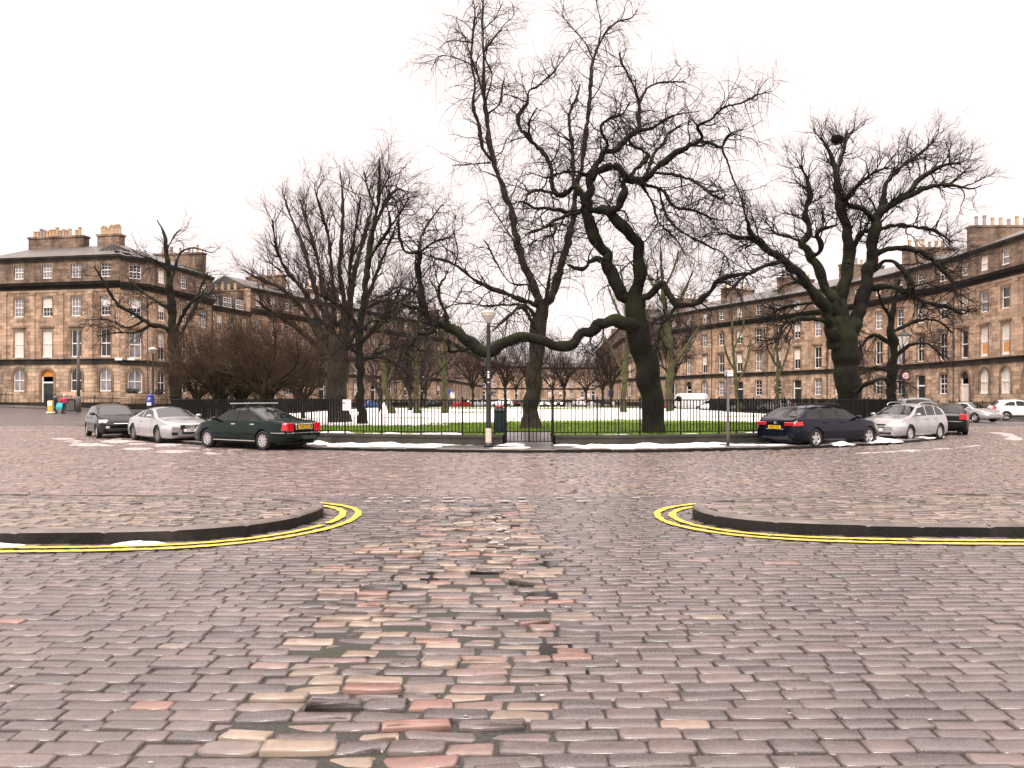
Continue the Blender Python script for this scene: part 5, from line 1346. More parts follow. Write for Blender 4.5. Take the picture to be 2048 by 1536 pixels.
    for cx in wa:
        for sg in (1, -1):
            key = ('wheel', rw, S['wheel'])
            if key not in _wm:
                ty = MB(); ty.lathe([(rw*.66, -.1), (rw*.92, -.105), (rw, -.07), (rw, .07), (rw*.92, .105), (rw*.66, .1), (rw*.62, .03), (rw*.62, -.05)], n=28, axis='y', cap=False)
                ty.lathe([(.01, -.02), (rw*.64, -.02), (rw*.64, -.04), (.01, -.04)], n=24, axis='y', m=1)
                tm = ty.mesh('wheel', [M['tyre'], M['wheel_dark']], True)
                rm = MB(); rm.lathe([(rw*.6, .06), (rw*.68, .1), (rw*.7, .085), (rw*.66, .0), (rw*.62, .0)], n=28, axis='y', cap=False)
                n = {'five': 5, 'six': 6, 'ten': 10, 'seven': 7, 'multi': 12}[S['wheel']]; wd = {5: .2, 6: .22, 7: .17, 10: .1, 12: .07}[n]*rw
                for k in range(n):
                    an = 2*math.pi*k/n+.3; ca, sa = math.cos(an), math.sin(an)
                    prof = [(rw*.08, wd*.62, .075), (rw*.63, wd*(1.0 if n > 6 else .8), .085)]
                    ring = []
                    for (rr, hw, yy) in prof: ring.append([(rr*ca-hw*sa, yy, rr*sa+hw*ca), (rr*ca+hw*sa, yy, rr*sa-hw*ca), (rr*ca+hw*sa, yy-.04, rr*sa-hw*ca), (rr*ca-hw*sa, yy-.04, rr*sa+hw*ca)])
                    rm.loft(ring, 0, True)
                rm.lathe([(.001, .085), (rw*.14, .085), (rw*.16, .03)], n=14, axis='y', cap=False)
                _wm[key] = (tm, rm.mesh('rim', M['alloy'] if S['wheel'] != 'seven' else M['alloy_dark'], False))
            tm, rm = _wm[key]
            wo = link('wheel', tm, t, (cx-L/2, sg*(W/2-.13), rw), 0 if sg > 0 else math.pi)
            link('rim', rm, wo)
    # mirrors, handles, seams
    mx_ = S['mirror']; mp = S.get('mirror_mat') or S['paint']
    for sg in (1, -1):
        y0 = side_y(mx_[0], mx_[1]); mb = MB()
        mb.lathe([(.01, -.1), (.055, -.08), (.075, -.0), (.06, .07), (.01, .085)], c=(0, 0, 0), n=10, axis='y')
        mb.v = [(v[0]*1.25, v[1]*1.15, v[2]*.95) for v in mb.v]; mb.box(-.03, .04, -.16, -.05, -.06, -.02)
        if sg < 0: mb.v = [(v[0], -v[1], v[2]) for v in mb.v]
        mb.build('mirror', mp, t, True, loc=(mx_[0]-L/2, sg*(y0+.13), mx_[1]+.07))
        hd = MB(); sm = MB()
        for (hx, hz) in S.get('handles', []):
            yy = side_y(hx, hz); hd.bbox(hx-L/2-.1, hx-L/2+.1, min(sg*yy, sg*(yy+.03)), max(sg*yy, sg*(yy+.03)), hz-.02, hz+.02, .008)
            hd.build('door_handle', S.get('handle_mat') or S['paint'], t); hd = MB()
        for sx_ in S.get('seams', []):
            zs = np.linspace(S['zb']+.12, interp(S['belt'], sx_)-.03, 7)
            sm.loft([[(sx_-L/2-.006, sg*(side_y(sx_, zz)+.003), zz), (sx_-L/2+.006, sg*(side_y(sx_, zz)+.003), zz)] for zz in zs], closed=False)
        if sm.v: sm.build('door_seam', M['trim'], t)
        if 'strip' in S:
            for (x0, x1, zz, hh, mt) in S['strip']:
                st = MB(); xx = np.linspace(x0, x1, 16); st.loft([[(q-L/2, sg*(side_y(q, zz)+.002), zz-hh), (q-L/2, sg*(side_y(q, zz)+.012), zz-hh), (q-L/2, sg*(side_y(q, zz)+.012), zz+hh), (q-L/2, sg*(side_y(q, zz)+.002), zz+hh)] for q in xx], cap=True)
                st.build('side_strip', M[mt], t)
    # rails and bars on the roof
    if S['rails']:
        for sg in (1, -1):
            r = MB(); xx = np.linspace(S['rails'][0], S['rails'][1], 14); yy = W/2*S['roofw']-.03; ptsr = [(q-L/2, sg*yy, float(interp(S['top'], q))+(.05 if 0 < i < 13 else -.03)) for i, q in enumerate(xx)]
            r.tube(ptsr, .017, 6); r.build('roof_rail', M[S.get('rail_mat', 'chrome')], t, True)
    if S['bars']:
        for bx in S['bars']:
            zr_ = float(interp(S['top'], bx)); b = MB(); b.bbox(bx-L/2-.03, bx-L/2+.03, -.72, .72, zr_+.1, zr_+.135, .01); br = b.build('roof_bar', M['alloy'], t)
            f_ = MB()
            for sg in (1, -1): f_ = MB(); f_.bbox(bx-L/2-.05, bx-L/2+.05, sg*.58-.045, sg*.58+.045, zr_-.06, zr_+.11, .015); f_.build('roof_bar_foot', M['trim'], br)
    # things fixed on the two ends: (end, y0, y1, z0, z1, material, name, proud)
    for (end, y0, y1, z0, z1, mt, nm, pr) in S.get('ends', []):
        b = MB(); x = -L/2-.021 if end == 'r' else L/2+.021
        lo, hi = (x-pr, x+.06) if end == 'r' else (x-.06, x+pr)
        b.bbox(lo, hi, y0, y1, z0, z1, .015); b.build(nm, M[mt] if isinstance(mt, str) else mt, t)
    for (end, zc, txt, mt) in S.get('plates', []):
        b = MB(); x = -L/2-.03 if end == 'r' else L/2+.03; s_ = -1 if end == 'r' else 1
        xo = S.get('plate_out', .03); x += s_*xo
        b.box(min(x, x-s_*.02), max(x, x-s_*.02), -.26, .26, zc-.055, zc+.055); po = b.build('number_plate', M[mt], t)
        lm = text_mesh(txt, .105, M['sign_black'], .002, sx=.92); lm.transform(Matrix.Rotation(R(-90) if end == 'r' else R(90), 4, 'Z'))
        link('lettering', lm, po, (x+s_*.003, 0, zc))
    if 'rings' in S:                                # four linked rings
        r = MB()
        for k in range(4):
            r.tube([(L/2+.062, -.135+.09*k+.055*math.cos(a), S['rings']+.055*math.sin(a)) for a in np.linspace(0, 2*math.pi, 17)], .009, 5)
        r.build('badge', M['chrome'], t, True)
    for (end, zc, rr) in S.get('round', []):
        r = MB(); s_ = -1 if end == 'r' else 1; r.lathe([(.001, s_*(L/2+.035)), (rr, s_*(L/2+.03)), (rr, s_*(L/2-.03))], n=14, axis='x', c=(0, 0, zc)); r.build('badge', M['chrome'], t)
    return t
def saloon_spec(paint, **k):
    d = dict(L=4.75, W=1.78, paint=paint, top=[(0,.86),(.06,.93),(.3,.985),(.85,1.0),(1.75,1.4),(2.1,1.425),(2.6,1.425),(2.95,1.39),(3.62,.99),(4.2,.88),(4.55,.76),(4.75,.6)],
     belt=[(0,.84),(.6,.93),(2.4,.93),(3.6,.92),(4.2,.82),(4.75,.55)], wheels=(1.0, 3.8), ws=(2.95, 3.62), rwin=(.92, 1.72),
     windows=[[(1.32,.98),(1.55,1.17),(1.86,1.33),(2.27,1.36),(2.27,.97)], [(2.36,.97),(2.36,1.36),(2.72,1.34),(3.0,1.24),(3.42,.98)]],
     mirror=(3.32, .95), handles=[(1.5,.84),(2.45,.84)], seams=[1.35, 2.31, 3.35], patch=[(-.1,.16,.66,.9,.6,5),(4.5,4.9,.58,.72,.45,4)],
     ends=[('r',.48,.72,.63,.88,'tail','tail_light',.02),('r',-.72,-.48,.63,.88,'tail','tail_light',.02)])
    d.update(k); return d
P_GREEN = paint('dark green car paint', (.003,.011,.009), 0, .16, .09)
P_SILV = paint('silver car paint', (.4,.39,.39), .5, .32)
P_NAVY = paint('navy car paint', (.003,.004,.012), 0, .16, .09)
P_BLACK = paint('black car paint', (.004,.004,.0045), 0, .16, .09)
P_WHITE = paint('white car paint', (.78,.76,.75), .0)
P_GREY = paint('grey car paint', (.16,.155,.155), .5)
P_RED = paint('red car paint', (.42,.012,.015), .1)
P_BLUE = paint('blue car paint', (.02,.09,.24), .2)
def face(px, Y): return GX(px, Y), Y
# heading: angle of local +x
rover = saloon_spec(P_GREEN, wheel='ten', rw=.325, bars=(2.05, 2.75), plates=[('r', .77, 'YW05 RTS', 'plate_y')], plate_out=.02,
   strip=[(.05,.55,.58,.012,'chrome'),(1.35,3.45,.3,.014,'chrome')], handle_mat=M['chrome'],
   ends=[('r',.45,.73,.63,.9,'tail','tail_light',.025),('r',-.73,-.45,.63,.9,'tail','tail_light',.025),('r',-.72,.72,.56,.585,'chrome','chrome_strip',.02),('r',-.36,.36,.845,.875,'chrome','plate_surround',.03),('r',-.36,.36,.685,.705,'chrome','plate_surround',.03),('r',-.36,-.33,.705,.845,'chrome','plate_surround',.03),('r',.33,.36,.705,.845,'chrome','plate_surround',.03)])
car('parked_car', 'dark green saloon with roof bars and yellow plate beside the garden railings', rover, (-8.95, 26.1), R(180-31), group='cars parked round the garden')
coupe = dict(L=4.62, W=1.85, paint=P_SILV, rw=.335, wheel='seven', zb=.2, roofw=.7, top=[(0,.8),(.05,.9),(.3,.96),(.55,.97),(1.4,1.31),(1.85,1.372),(2.25,1.372),(2.6,1.33),(3.35,.97),(4.0,.86),(4.4,.76),(4.62,.66)], belt=[(0,.82),(.8,.9),(2.4,.91),(3.35,.9),(4.1,.8),(4.62,.6)],
   wheels=(.95, 3.7), ws=(2.58, 3.33), rwin=(.65, 1.42), windows=[[(1.12,.97),(1.5,1.19),(1.78,1.27),(1.78,.96)], [(1.86,.96),(1.86,1.28),(2.3,1.29),(2.65,1.2),(3.1,.96)]], mirror=(3.0,.95), handles=[(1.9,.8)], seams=[1.75, 3.1],
   patch=[(4.1,4.7,.57,.69,.55,4),(-.1,.25,.68,.84,.5,5)], plates=[('f', .5, 'H ABA', 'plate_w')], plate_out=.03, rings=.63,
   ends=[('f',-.37,.37,.54,.71,'trim','grille',.03),('f',-.31,.31,.36,.54,'trim','grille',.03),('f',.45,.68,.32,.44,'trim','lower_grille',.0),('f',-.68,-.45,.32,.44,'trim','lower_grille',.0),('f',.42,.7,.58,.68,'head','headlight',.012),('f',-.7,-.42,.58,.68,'head','headlight',.012),('r',.4,.75,.68,.84,'tail','tail_light',.02),('r',-.75,-.4,.68,.84,'tail','tail_light',.02)])
car('parked_car', 'silver two door coupe with black grille, left of the dark green saloon', coupe, (-13.8, 30.1), R(-46), group='cars parked round the garden')
hatch = dict(L=3.95, W=1.72, paint=P_BLACK, rw=.3, wheel='six', zb=.22, roofw=.75, top=[(0,.62),(.05,.95),(.12,1.05),(.4,1.35),(.7,1.44),(1.4,1.48),(1.9,1.46),(2.2,1.4),(2.95,1.02),(3.5,.92),(3.8,.76),(3.95,.6)], belt=[(0,.6),(.2,.95),(2.0,.93),(2.95,.92),(3.5,.84),(3.95,.55)], r1=.9,
   wheels=(.62, 3.13), ws=(2.2, 2.95), rwin=(.12, .44), windows=[[(.62,1.0),(.8,1.28),(1.35,1.36),(1.35,.98)], [(1.43,.98),(1.43,1.37),(1.95,1.35),(2.25,1.22),(2.68,.98)]], mirror=(2.6,.97), handles=[(.85,.84),(1.75,.84)], seams=[1.39, 2.62],
   patch=[(3.45,4,.66,.8,.6,4),(-.1,.2,.8,1.0,.5,5)], ends=[('f',-.5,.5,.3,.42,'trim','grille',.02),('f',-.3,.3,.6,.64,'chrome','grille',.02),('f',.45,.6,.42,.52,'head','fog_light',.02),('f',-.6,-.45,.42,.52,'head','fog_light',.02)], mirror_mat=M['trim'])
car('parked_car', 'small black hatchback with a bright windscreen, behind the silver coupe', hatch, (-17.9, 33.6), R(-52), group='cars parked round the garden')
estate = dict(L=4.9, W=1.86, paint=P_NAVY, rw=.335, wheel='five', zb=.22, top=[(0,.7),(.04,.92),(.12,1.0),(.55,1.3),(.75,1.41),(1.6,1.462),(2.4,1.455),(2.9,1.4),(3.6,1.0),(4.3,.9),(4.7,.78),(4.9,.62)], belt=[(0,.72),(.2,.98),(2.5,.94),(3.6,.93),(4.3,.83),(4.9,.55)],
   wheels=(1.03, 4.0), ws=(2.92, 3.6), rwin=(.13, .62), windows=[[(.62,1.03),(.74,1.2),(1.0,1.33),(1.38,1.37),(1.42,1.0)], [(1.5,1.0),(1.46,1.37),(2.28,1.39),(2.28,.99)], [(2.36,.99),(2.36,1.39),(2.7,1.37),(3.0,1.25),(3.4,.99)]], mirror=(3.3,.97), handles=[(1.55,.88),(2.5,.87)], seams=[1.4, 2.32, 3.35],
   patch=[(-.1,.34,.76,.9,.62,5),(4.45,5,.6,.74,.5,4)], plates=[('r', .72, 'SP60 NZP', 'plate_y')], plate_out=.015, rails=(.75, 2.7), rail_mat='trim',
   ends=[('r',.4,.78,.77,.89,'tail','tail_light',.015),('r',-.78,-.4,.77,.89,'tail','tail_light',.015),('r',-.55,.55,.3,.38,'trim','lower_grille',.01),('r',-.36,.36,.635,.655,'chrome','plate_surround',.012)], round=[('r',.86,.04)])
car('parked_car', 'navy estate car seen from behind with red tail lights and yellow plate', estate, (11.25, 27.35), R(31), group='cars parked round the garden')
golf = dict(L=4.55, W=1.78, paint=P_SILV, rw=.325, wheel='ten', zb=.22, roofw=.75, top=[(0,.65),(.04,.95),(.1,1.05),(.4,1.36),(.6,1.44),(1.5,1.5),(2.1,1.49),(2.55,1.42),(3.3,1.03),(3.95,.92),(4.35,.78),(4.55,.62)], belt=[(0,.7),(.2,.98),(2.2,.95),(3.3,.93),(3.95,.83),(4.55,.56)],
   wheels=(.95, 3.53), ws=(2.57, 3.3), rwin=(.12, .44), windows=[[(.5,1.02),(.62,1.22),(.85,1.33),(1.12,1.36),(1.2,1.0)], [(1.28,1.0),(1.22,1.37),(1.95,1.4),(1.95,.99)], [(2.03,.99),(2.03,1.4),(2.35,1.38),(2.65,1.25),(3.08,.99)]], mirror=(3.0,.98), handles=[(1.3,.88),(2.15,.87)], seams=[1.2, 1.99, 3.05], rails=(.6, 2.4),
   patch=[(3.85,4.7,.6,.76,.5,4),(-.1,.2,.75,.95,.55,5)], plates=[('f', .47, 'V W17', 'plate_w')], plate_out=.01, round=[('f',.66,.055)],
   ends=[('f',-.36,.36,.6,.625,'chrome','grille',.012),('f',-.36,.36,.64,.7,'trim','grille',.006),('f',-.34,.34,.54,.59,'trim','grille',.006),('f',-.6,.6,.29,.38,'trim','lower_grille',.005)])
car('parked_car', 'silver estate car with roof rails facing the navy estate', golf, (16.3, 31.2), R(180+37), group='cars parked round the garden')
dark = dict(L=4.3, W=1.76, paint=P_BLACK, rw=.32, wheel='five', zb=.22, roofw=.75, top=[(0,.66),(.04,.98),(.1,1.05),(.42,1.36),(.65,1.44),(1.4,1.49),(2.0,1.47),(2.4,1.4),(3.15,1.02),(3.8,.9),(4.15,.76),(4.3,.6)], belt=[(0,.7),(.2,.98),(2.1,.95),(3.15,.93),(3.8,.82),(4.3,.55)],
   wheels=(.8, 3.4), ws=(2.42, 3.15), rwin=(.12, .48), windows=[[(.55,1.02),(.72,1.28),(1.2,1.36),(1.2,1.0)], [(1.28,1.0),(1.28,1.37),(1.85,1.38),(1.85,.99)], [(1.93,.99),(1.93,1.38),(2.3,1.33),(2.9,.99)]], mirror=(2.85,.98), handles=[(1.3,.88),(2.05,.87)], seams=[1.24, 1.89],
   patch=[(-.1,.28,.72,.98,.6,5)], ends=[('r',.44,.74,.72,.97,'tail','tail_light',.02),('r',-.74,-.44,.72,.97,'tail','tail_light',.02)])
car('parked_car', 'black hatchback seen from behind with a red tail light, right of the silver estate', dark, (21.1, 36.6), R(64), group='cars parked round the garden')
mpv = dict(L=4.5, W=1.85, paint=P_GREY, rw=.33, wheel='five', zb=.24, roofw=.8, top=[(0,.7),(.04,1.05),(.12,1.2),(.35,1.62),(.6,1.74),(2.4,1.76),(2.9,1.66),(3.6,1.15),(4.1,1.0),(4.4,.85),(4.5,.65)], belt=[(0,.7),(.2,1.08),(2.6,1.02),(3.6,1.0),(4.1,.9),(4.5,.6)],
   wheels=(.8, 3.55), ws=(2.75, 3.6), rwin=(.13, .42), windows=[[(.5,1.12),(.62,1.55),(1.2,1.6),(1.2,1.1)], [(1.28,1.1),(1.28,1.6),(2.1,1.62),(2.1,1.1)], [(2.2,1.1),(2.2,1.62),(2.7,1.55),(3.2,1.1)]], mirror=(3.1,1.08), seams=[1.24, 2.15], patch=[(-.1,.25,.8,1.1,.6,5)])
car('parked_car', 'tall grey people carrier beyond the black hatchback, only roof and rear window showing', mpv, (21.9, 41.8), R(82), group='cars parked round the garden')
car('parked_car', 'silver car nose out by the white house door, behind the black hatchback', dict(saloon_spec(P_SILV), dx=.07), (GX(1935, 55), 55), R(-75), group='cars parked along the houses')
suv = dict(L=4.4, W=1.83, paint=P_WHITE, rw=.35, wheel='five', zb=.3, roofw=.74, top=[(0,.72),(.04,1.02),(.12,1.12),(.5,1.5),(.8,1.58),(1.8,1.6),(2.3,1.52),(3.1,1.12),(3.8,1.02),(4.2,.88),(4.4,.7)], belt=[(0,.74),(.2,1.1),(2.2,1.04),(3.1,1.02),(3.8,.94),(4.4,.65)],
   wheels=(.85, 3.5), ws=(2.32, 3.1), rwin=(.13, .52), windows=[[(.62,1.12),(.95,1.38),(1.5,1.46),(1.5,1.09)], [(1.58,1.09),(1.58,1.47),(2.1,1.45),(2.85,1.08)]], mirror=(2.8,1.07), handles=[(1.0,.98),(1.85,.97)], seams=[1.54, 2.75], patch=[(3.7,4.5,.78,.92,.5,4),(-.1,.2,.85,1.1,.5,5)], strip=[(.2,4.2,.36,.05,'trim')])
car('parked_car', 'white compact sport utility car parked by the house railings at the right edge', suv, (GX(2042, 58), 58), R(-12), group='cars parked along the houses')
# ---- cars beyond the lawn (small in the picture)
def small(sp, **k): d = dict(sp); d.update(dx=.09, ends=[e for e in sp.get('ends', []) if e[6] != 'badge'], plates=[], seams=[]); d.pop('rings', None); d.update(k); return d
FG = 'cars beyond the garden lawn'
def far(label, px, Y, sp, deg, nm='distant_car', cat='car'): return car(nm, label, sp, (GX(px, Y), Y), R(deg), cat, FG)
far('blue hatchback behind the mossy leaning trunk', 752, 112, small(hatch, paint=P_BLUE), 30)
far('dark saloon with snow on its roof right of the bright mossy trunk', 864, 116, small(rover, paint=P_BLACK, bars=None), 15)
far('black car behind the slim lawn trees above the boot of the green saloon', 528, 84, small(dark), 38)
far('red car just left of the broad fan trunk', 652, 92, small(hatch, paint=P_RED), 40)
far('silver car broadside on, left of the lamp post base, far street', 958, 128, small(golf), 4)
far('red car at the left side of the far street', 924, 124, small(hatch, paint=P_RED), 60)
far('white car behind the litter bin', 1002, 132, small(suv), 176)
far('red tailed dark car left of the slender trunk', 1032, 136, small(dark), 88)
hl = far('oncoming car with bright headlights right of the slender trunk', 1090, 140, small(golf, paint=P_GREY), 266)
h2 = far('second oncoming car with lit headlights', 1116, 150, small(dark), 268)
far('white van-like car in the far street right of the headlights', 1158, 138, small(suv), 100)
far('red car hidden by the great leaning trunk', 1336, 106, small(hatch, paint=P_RED), 150)
far('white car with snow behind it, right of the white van', 1420, 98, small(golf, paint=P_WHITE), 145)
far('dark car between snow heaps behind the parking sign pole', 1462, 95, small(rover, paint=P_BLACK, bars=None), 140)
far('grey car behind the railings left of the navy estate', 1500, 92, small(dark, paint=P_GREY), 140)
far('white snowy car just above the navy estate car roof', 1555, 86, small(suv), 135)
far('dark blue car behind the fence by the forked tree', 1740, 74, small(hatch, paint=P_BLUE), 120)
far('taxi-like black car by the black railings behind the silver estate', 1800, 66, small(dark), 110)
van = dict(L=5.2, W=1.95, paint=P_WHITE, rw=.34, wheel='six', zb=.3, roofw=.9, dx=.09, top=[(0,1.9),(.05,2.25),(.3,2.35),(3.6,2.38),(3.9,2.28),(4.5,1.3),(5.0,1.1),(5.2,.8)], belt=[(0,1.2),(3.6,1.25),(4.5,1.12),(5.2,.7)], wheels=(1.1, 4.2), ws=(3.85, 4.5), windows=[[(3.35,1.3),(3.35,1.95),(3.75,1.95),(4.2,1.3)]], mirror=(4.1,1.3), seams=[3.2], handles=[(3.4,1.15)])
far('white panel van beyond the lawn, right of the great leaning trunk', 1375, 100, van, 150, 'panel_van', 'van')
M['lit'] = NB('lit headlight').set(col=(1,.85,.7), emit=(1,.78,.55), es=14.0)
for o, n in ((hl, 2), (h2, 2)):
    for s in (-.62, .62):
        b = MB(); b.lathe([(.001, 2.34), (.16, 2.33), (.17, 2.2)], n=12, axis='x', c=(0, s, .68)); b.build('headlight', M['lit'], o)
# ================================================================ railings, lamps, signs, bin, people
def wall_stone():
    b = NB('dark mossy wall stone'); n1 = b.noise(1.2, 6); n2 = b.noise(25, 4)
    c = b.ramp(n1, [(.3, (.018,.016,.013)), (.7, (.05,.045,.035))]); c = b.mix(b.mrange(b.noise(3, 5), .5, .72, 0, .6), c, (.03,.04,.01))
    b.set(col=c, rough=.8); b.bump(n2, .6, .02); return b.mat
M['wallstone'] = wall_stone()
AG0, AG1 = math.atan2(-math.sqrt(RF**2-(-.24-GCX)**2), -.24-GCX), math.atan2(-math.sqrt(RF**2-(1.42-GCX)**2), 1.42-GCX)   # gate posts on the arc
def arcpt(r, a): return (GCX+r*math.cos(a), GCY+r*math.sin(a))
def low_wall(label, a0, a1):
    n = max(2, int((a1-a0)*RF/.6)); A_ = np.linspace(a0, a1, n+1); c0 = arcpt(RF, (a0+a1)/2)
    t = thing('low_wall', label, 'wall', (c0[0], c0[1], .09))
    w, cp = MB(), MB()
    rr = [[(*arcpt(r, a), z) for (r, z) in ((RF+.17,-.05),(RF+.17,.25),(RF-.17,.25),(RF-.17,-.05))] for a in A_]
    w.loft([[(x-c0[0], y-c0[1], z) for x, y, z in r] for r in rr], cap=True); w.build('wall', M['wallstone'], t)
    rr = [[(*arcpt(r, a), z) for (r, z) in ((RF+.2,.253),(RF+.2,.33),(RF+.17,.345),(RF-.2,.345),(RF-.2,.253))] for a in A_]
    cp.loft([[(x-c0[0], y-c0[1], z) for x, y, z in r] for r in rr], cap=True); cp.build('coping', M['wallstone'], t)
low_wall('low dark mossy stone wall under the railings, left of the gate', math.pi-2*math.pi*1+R(-6), AG0) if False else low_wall('low dark mossy stone wall under the railings, left of the gate', R(-186), AG0-.004)
low_wall('low dark mossy stone wall under the railings, right of the gate', AG1+.004, R(6))
ZW, ZT = .435, 1.66
PL = 1.5
def panel_meshes(L):
    k = round(L, 3)
    if ('panel', k) in _wm: return _wm[('panel', k)]
    b = MB(); n = max(2, round(L/.128)); h = ZT-ZW
    for i in range(1, n):
        x = L*i/n
        if i == n//2: b.box(x-.017, x+.017, -.017, .017, -.02, h-.0)
        else: b.box(x-.013, x+.013, -.013, .013, .1, h)
    b.box(0, L, -.016, .016, h-.028, h+.008); b.box(0, L, -.016, .016, .08, .115)
    _wm[('panel', k)] = b.mesh('railing_panel', M['iron']); return _wm[('panel', k)]
pm = MB(); pm.box(-.026, .026, -.026, .026, -.03, ZT-ZW+.05); pm.lathe([(.001,.06),(.028,.035),(.03,.02),(.02,0)], c=(0,0,ZT-ZW+.05), n=8); POST = pm.mesh('post', M['iron'])
def railing(label, path):
    """path: list of points; a panel between each pair, a post at each point"""
    t = thing('iron_railing', label, 'railing', (path[0][0], path[0][1], ZW))
    ox, oy = path[0]
    for i, (x, y) in enumerate(path):
        link('post', POST, t, (x-ox, y-oy, 0))
        if i+1 < len(path):
            x2, y2 = path[i+1]; L = math.hypot(x2-x, y2-y)
            link('railing_panel', panel_meshes(L), t, (x-ox, y-oy, 0), math.atan2(y2-y, x2-x))
    return t
def arc_path(a0, a1): n = max(1, round((a1-a0)*RF/PL)); return [arcpt(RF, a0+(a1-a0)*i/n) for i in range(n+1)]
lp_ = arc_path(math.pi-2*math.pi, AG0); rp_ = arc_path(AG1, 0.0)
lp_ = [(GCX-RF, GCY+PL*k) for k in range(22, 0, -1)]+lp_; rp_ = rp_+[(GCX+RF, GCY+PL*k) for k in range(1, 23)]
railing('black iron garden railing left of the gate, carrying the white notice', lp_)
railing('black iron garden railing right of the gate, running behind the navy estate', rp_)
# gate between the two railings
gx0, gy0 = arcpt(RF, AG0); gx1, gy1 = arcpt(RF, AG1); gl = math.hypot(gx1-gx0, gy1-gy0)
t = thing('garden_gate', 'black iron double gate in the garden railings, lower than the wall', 'gate', (gx0, gy0, .12), math.atan2(gy1-gy0, gx1-gx0))
for x in (0.0, gl):
    m = MB(); m.box(x-.03, x+.03, -.03, .03, -.05, 1.62); m.lathe([(.04,0),(.045,.04),(.001,.09)], c=(x,0,1.62), n=8); m.build('gate_post', M['iron'], t)
for (x0, x1) in ((.05, gl/2-.01), (gl/2+.01, gl-.05)):
    m = MB(); n = 6
    for i in range(n+1):
        x = x0+(x1-x0)*i/n; w = .013 if 0 < i < n else .018; m.box(x-w, x+w, -.013, .013, .08, 1.52 if 0 < i < n else 1.56)
    m.box(x0, x1, -.012, .012, 1.49, 1.52); m.box(x0, x1, -.013, .013, .09, .12); m.box(x0, x1, -.014, .014, .43, .47)
    m.build('gate_leaf', M['iron'], t)
m = MB(); m.tube([(.0,-.05,.1),(-.25,.0,.35),(.75,.55,1.3)], .012, 5); m.build('stay', M['iron'], t)
m = MB(); m.poly([(gx0,gy0-.5,.105),(gx1,gy1-.5,.105),(gx1,gy1+2.4,.43),(gx0,gy0+2.4,.43)]); struct('path', m.mesh('path', M['flag']))
# flower / litter
def lathe_part(nm, prof, mat, par, n=14, c=(0,0,0), smooth=True): m = MB(); m.lathe(prof, c=c, n=n); return m.build(nm, M[mat], par, smooth)
# lamp post at the garden edge
lx, ly, _ = P(977, 890, 24.9)
t = thing('lamp_post', 'tall black lamp post with a pale bowl lantern, left of the gate', 'lamp post', (lx, ly, .1))
lathe_part('base', [(.15,0),(.15,.07),(.12,.1),(.1,.14)], 'pole_black', t)
lathe_part('pole', [(.1,.1),(.098,.8),(.085,.85),(.078,2.2),(.062,4.05),(.055,4.12)], 'pole_black', t)
m = MB(); m.lathe([(.103,.14),(.101,.62)], n=14, cap=False); m.v = [v for v in m.v]; m.build('white_band', M['cream'], t, True)
lt = lathe_part('lantern', [(.06,4.1),(.09,4.14),(.2,4.32),(.23,4.36),(.24,4.42)], 'lampglass', t, 20)
lathe_part('cap', [(.25,4.42),(.26,4.44),(.2,4.5),(.05,4.54),(.001,4.54)], 'cream', lt, 20)
for z0 in (2.28, 2.36, 2.45): m = MB(); m.box(-.03,.03,-.088,-.078,z0,z0+.06); m.build('sticker', M['sign_white'], t)
m = MB(); m.box(-.03,.03,-.09,-.08,2.12,2.15); m.build('sticker', M['sign_white'], t)
m = MB(); m.bbox(-.04,.15,-.1,.02,1.72,1.86,.02); m.build('sticker', M['yellow_plastic'], t) if False else m.build('junction_box', M['wallstone'], t)
# litter bin
bx, by, _ = P(1000, 885, 26.3); t = thing('litter_bin', 'dark green litter bin on a post with a red bag, beside the lamp post', 'bin', (bx, by, .12))
m = MB(); m.tube([(-.19,0,0),(-.19,0,.9)], .03, 8); m.build('post', M['pole_black'], t)
m = MB(); m.loft([[(-.15,-.13,.42),(.15,-.13,.42),(.15,.13,.42),(-.15,.13,.42)],[(-.19,-.17,1.1),(.19,-.17,1.1),(.19,.17,1.1),(-.19,.17,1.1)]], cap=True); m.build('body', M['bin_green'], t)
m = MB(); m.loft([[(-.2,-.18,1.1),(.2,-.18,1.1),(.2,.18,1.1),(-.2,.18,1.1)],[(-.22,-.2,1.16),(.22,-.2,1.16),(.22,.2,1.16),(-.22,.2,1.16)],[(-.16,-.14,1.26),(.16,-.14,1.26),(.16,.14,1.26),(-.16,.14,1.26)]], cap=True); lid = m.build('lid', M['trim'], t)
m = MB(); m.lathe([(.001,1.2),(.14,1.24),(.15,1.29),(.08,1.335),(.001,1.34)], c=(-.03,0,0), n=10); m.build('bag', M['red_plastic'], t, True)
# notice on the railings
nx_, ny_, nz_ = P(695, 810, 26.62); t = thing('notice_board', 'white parking notice fixed on the left garden railing', 'notice', (nx_, ny_-.1, nz_), R(-17))
m = MB(); m.bbox(-.165,.165,-.012,.012,-.19,.19,.004); m.build('panel', M['sign_white'], t)
m = MB(); m.box(-.15,-.075,-.016,-.0125,.03,.1); m.build('symbol_panel', M['sign_blue'], t)
lm = text_mesh('P', .07, M['sign_white']); link('lettering', lm, t, (-.113,-.018,.065))
for k, (tx_, z, s_) in enumerate((('Permit holders',.15,.045),('or pay here',.075,.045),('Mon-Fri',-.01,.05),('8.30am-5.30pm',-.075,.042),('Zone 6',-.135,.042))):
    link('lettering', text_mesh(tx_, s_, M['sign_black']), t, (.0 if k not in (1,) else .04, -.0135, z))
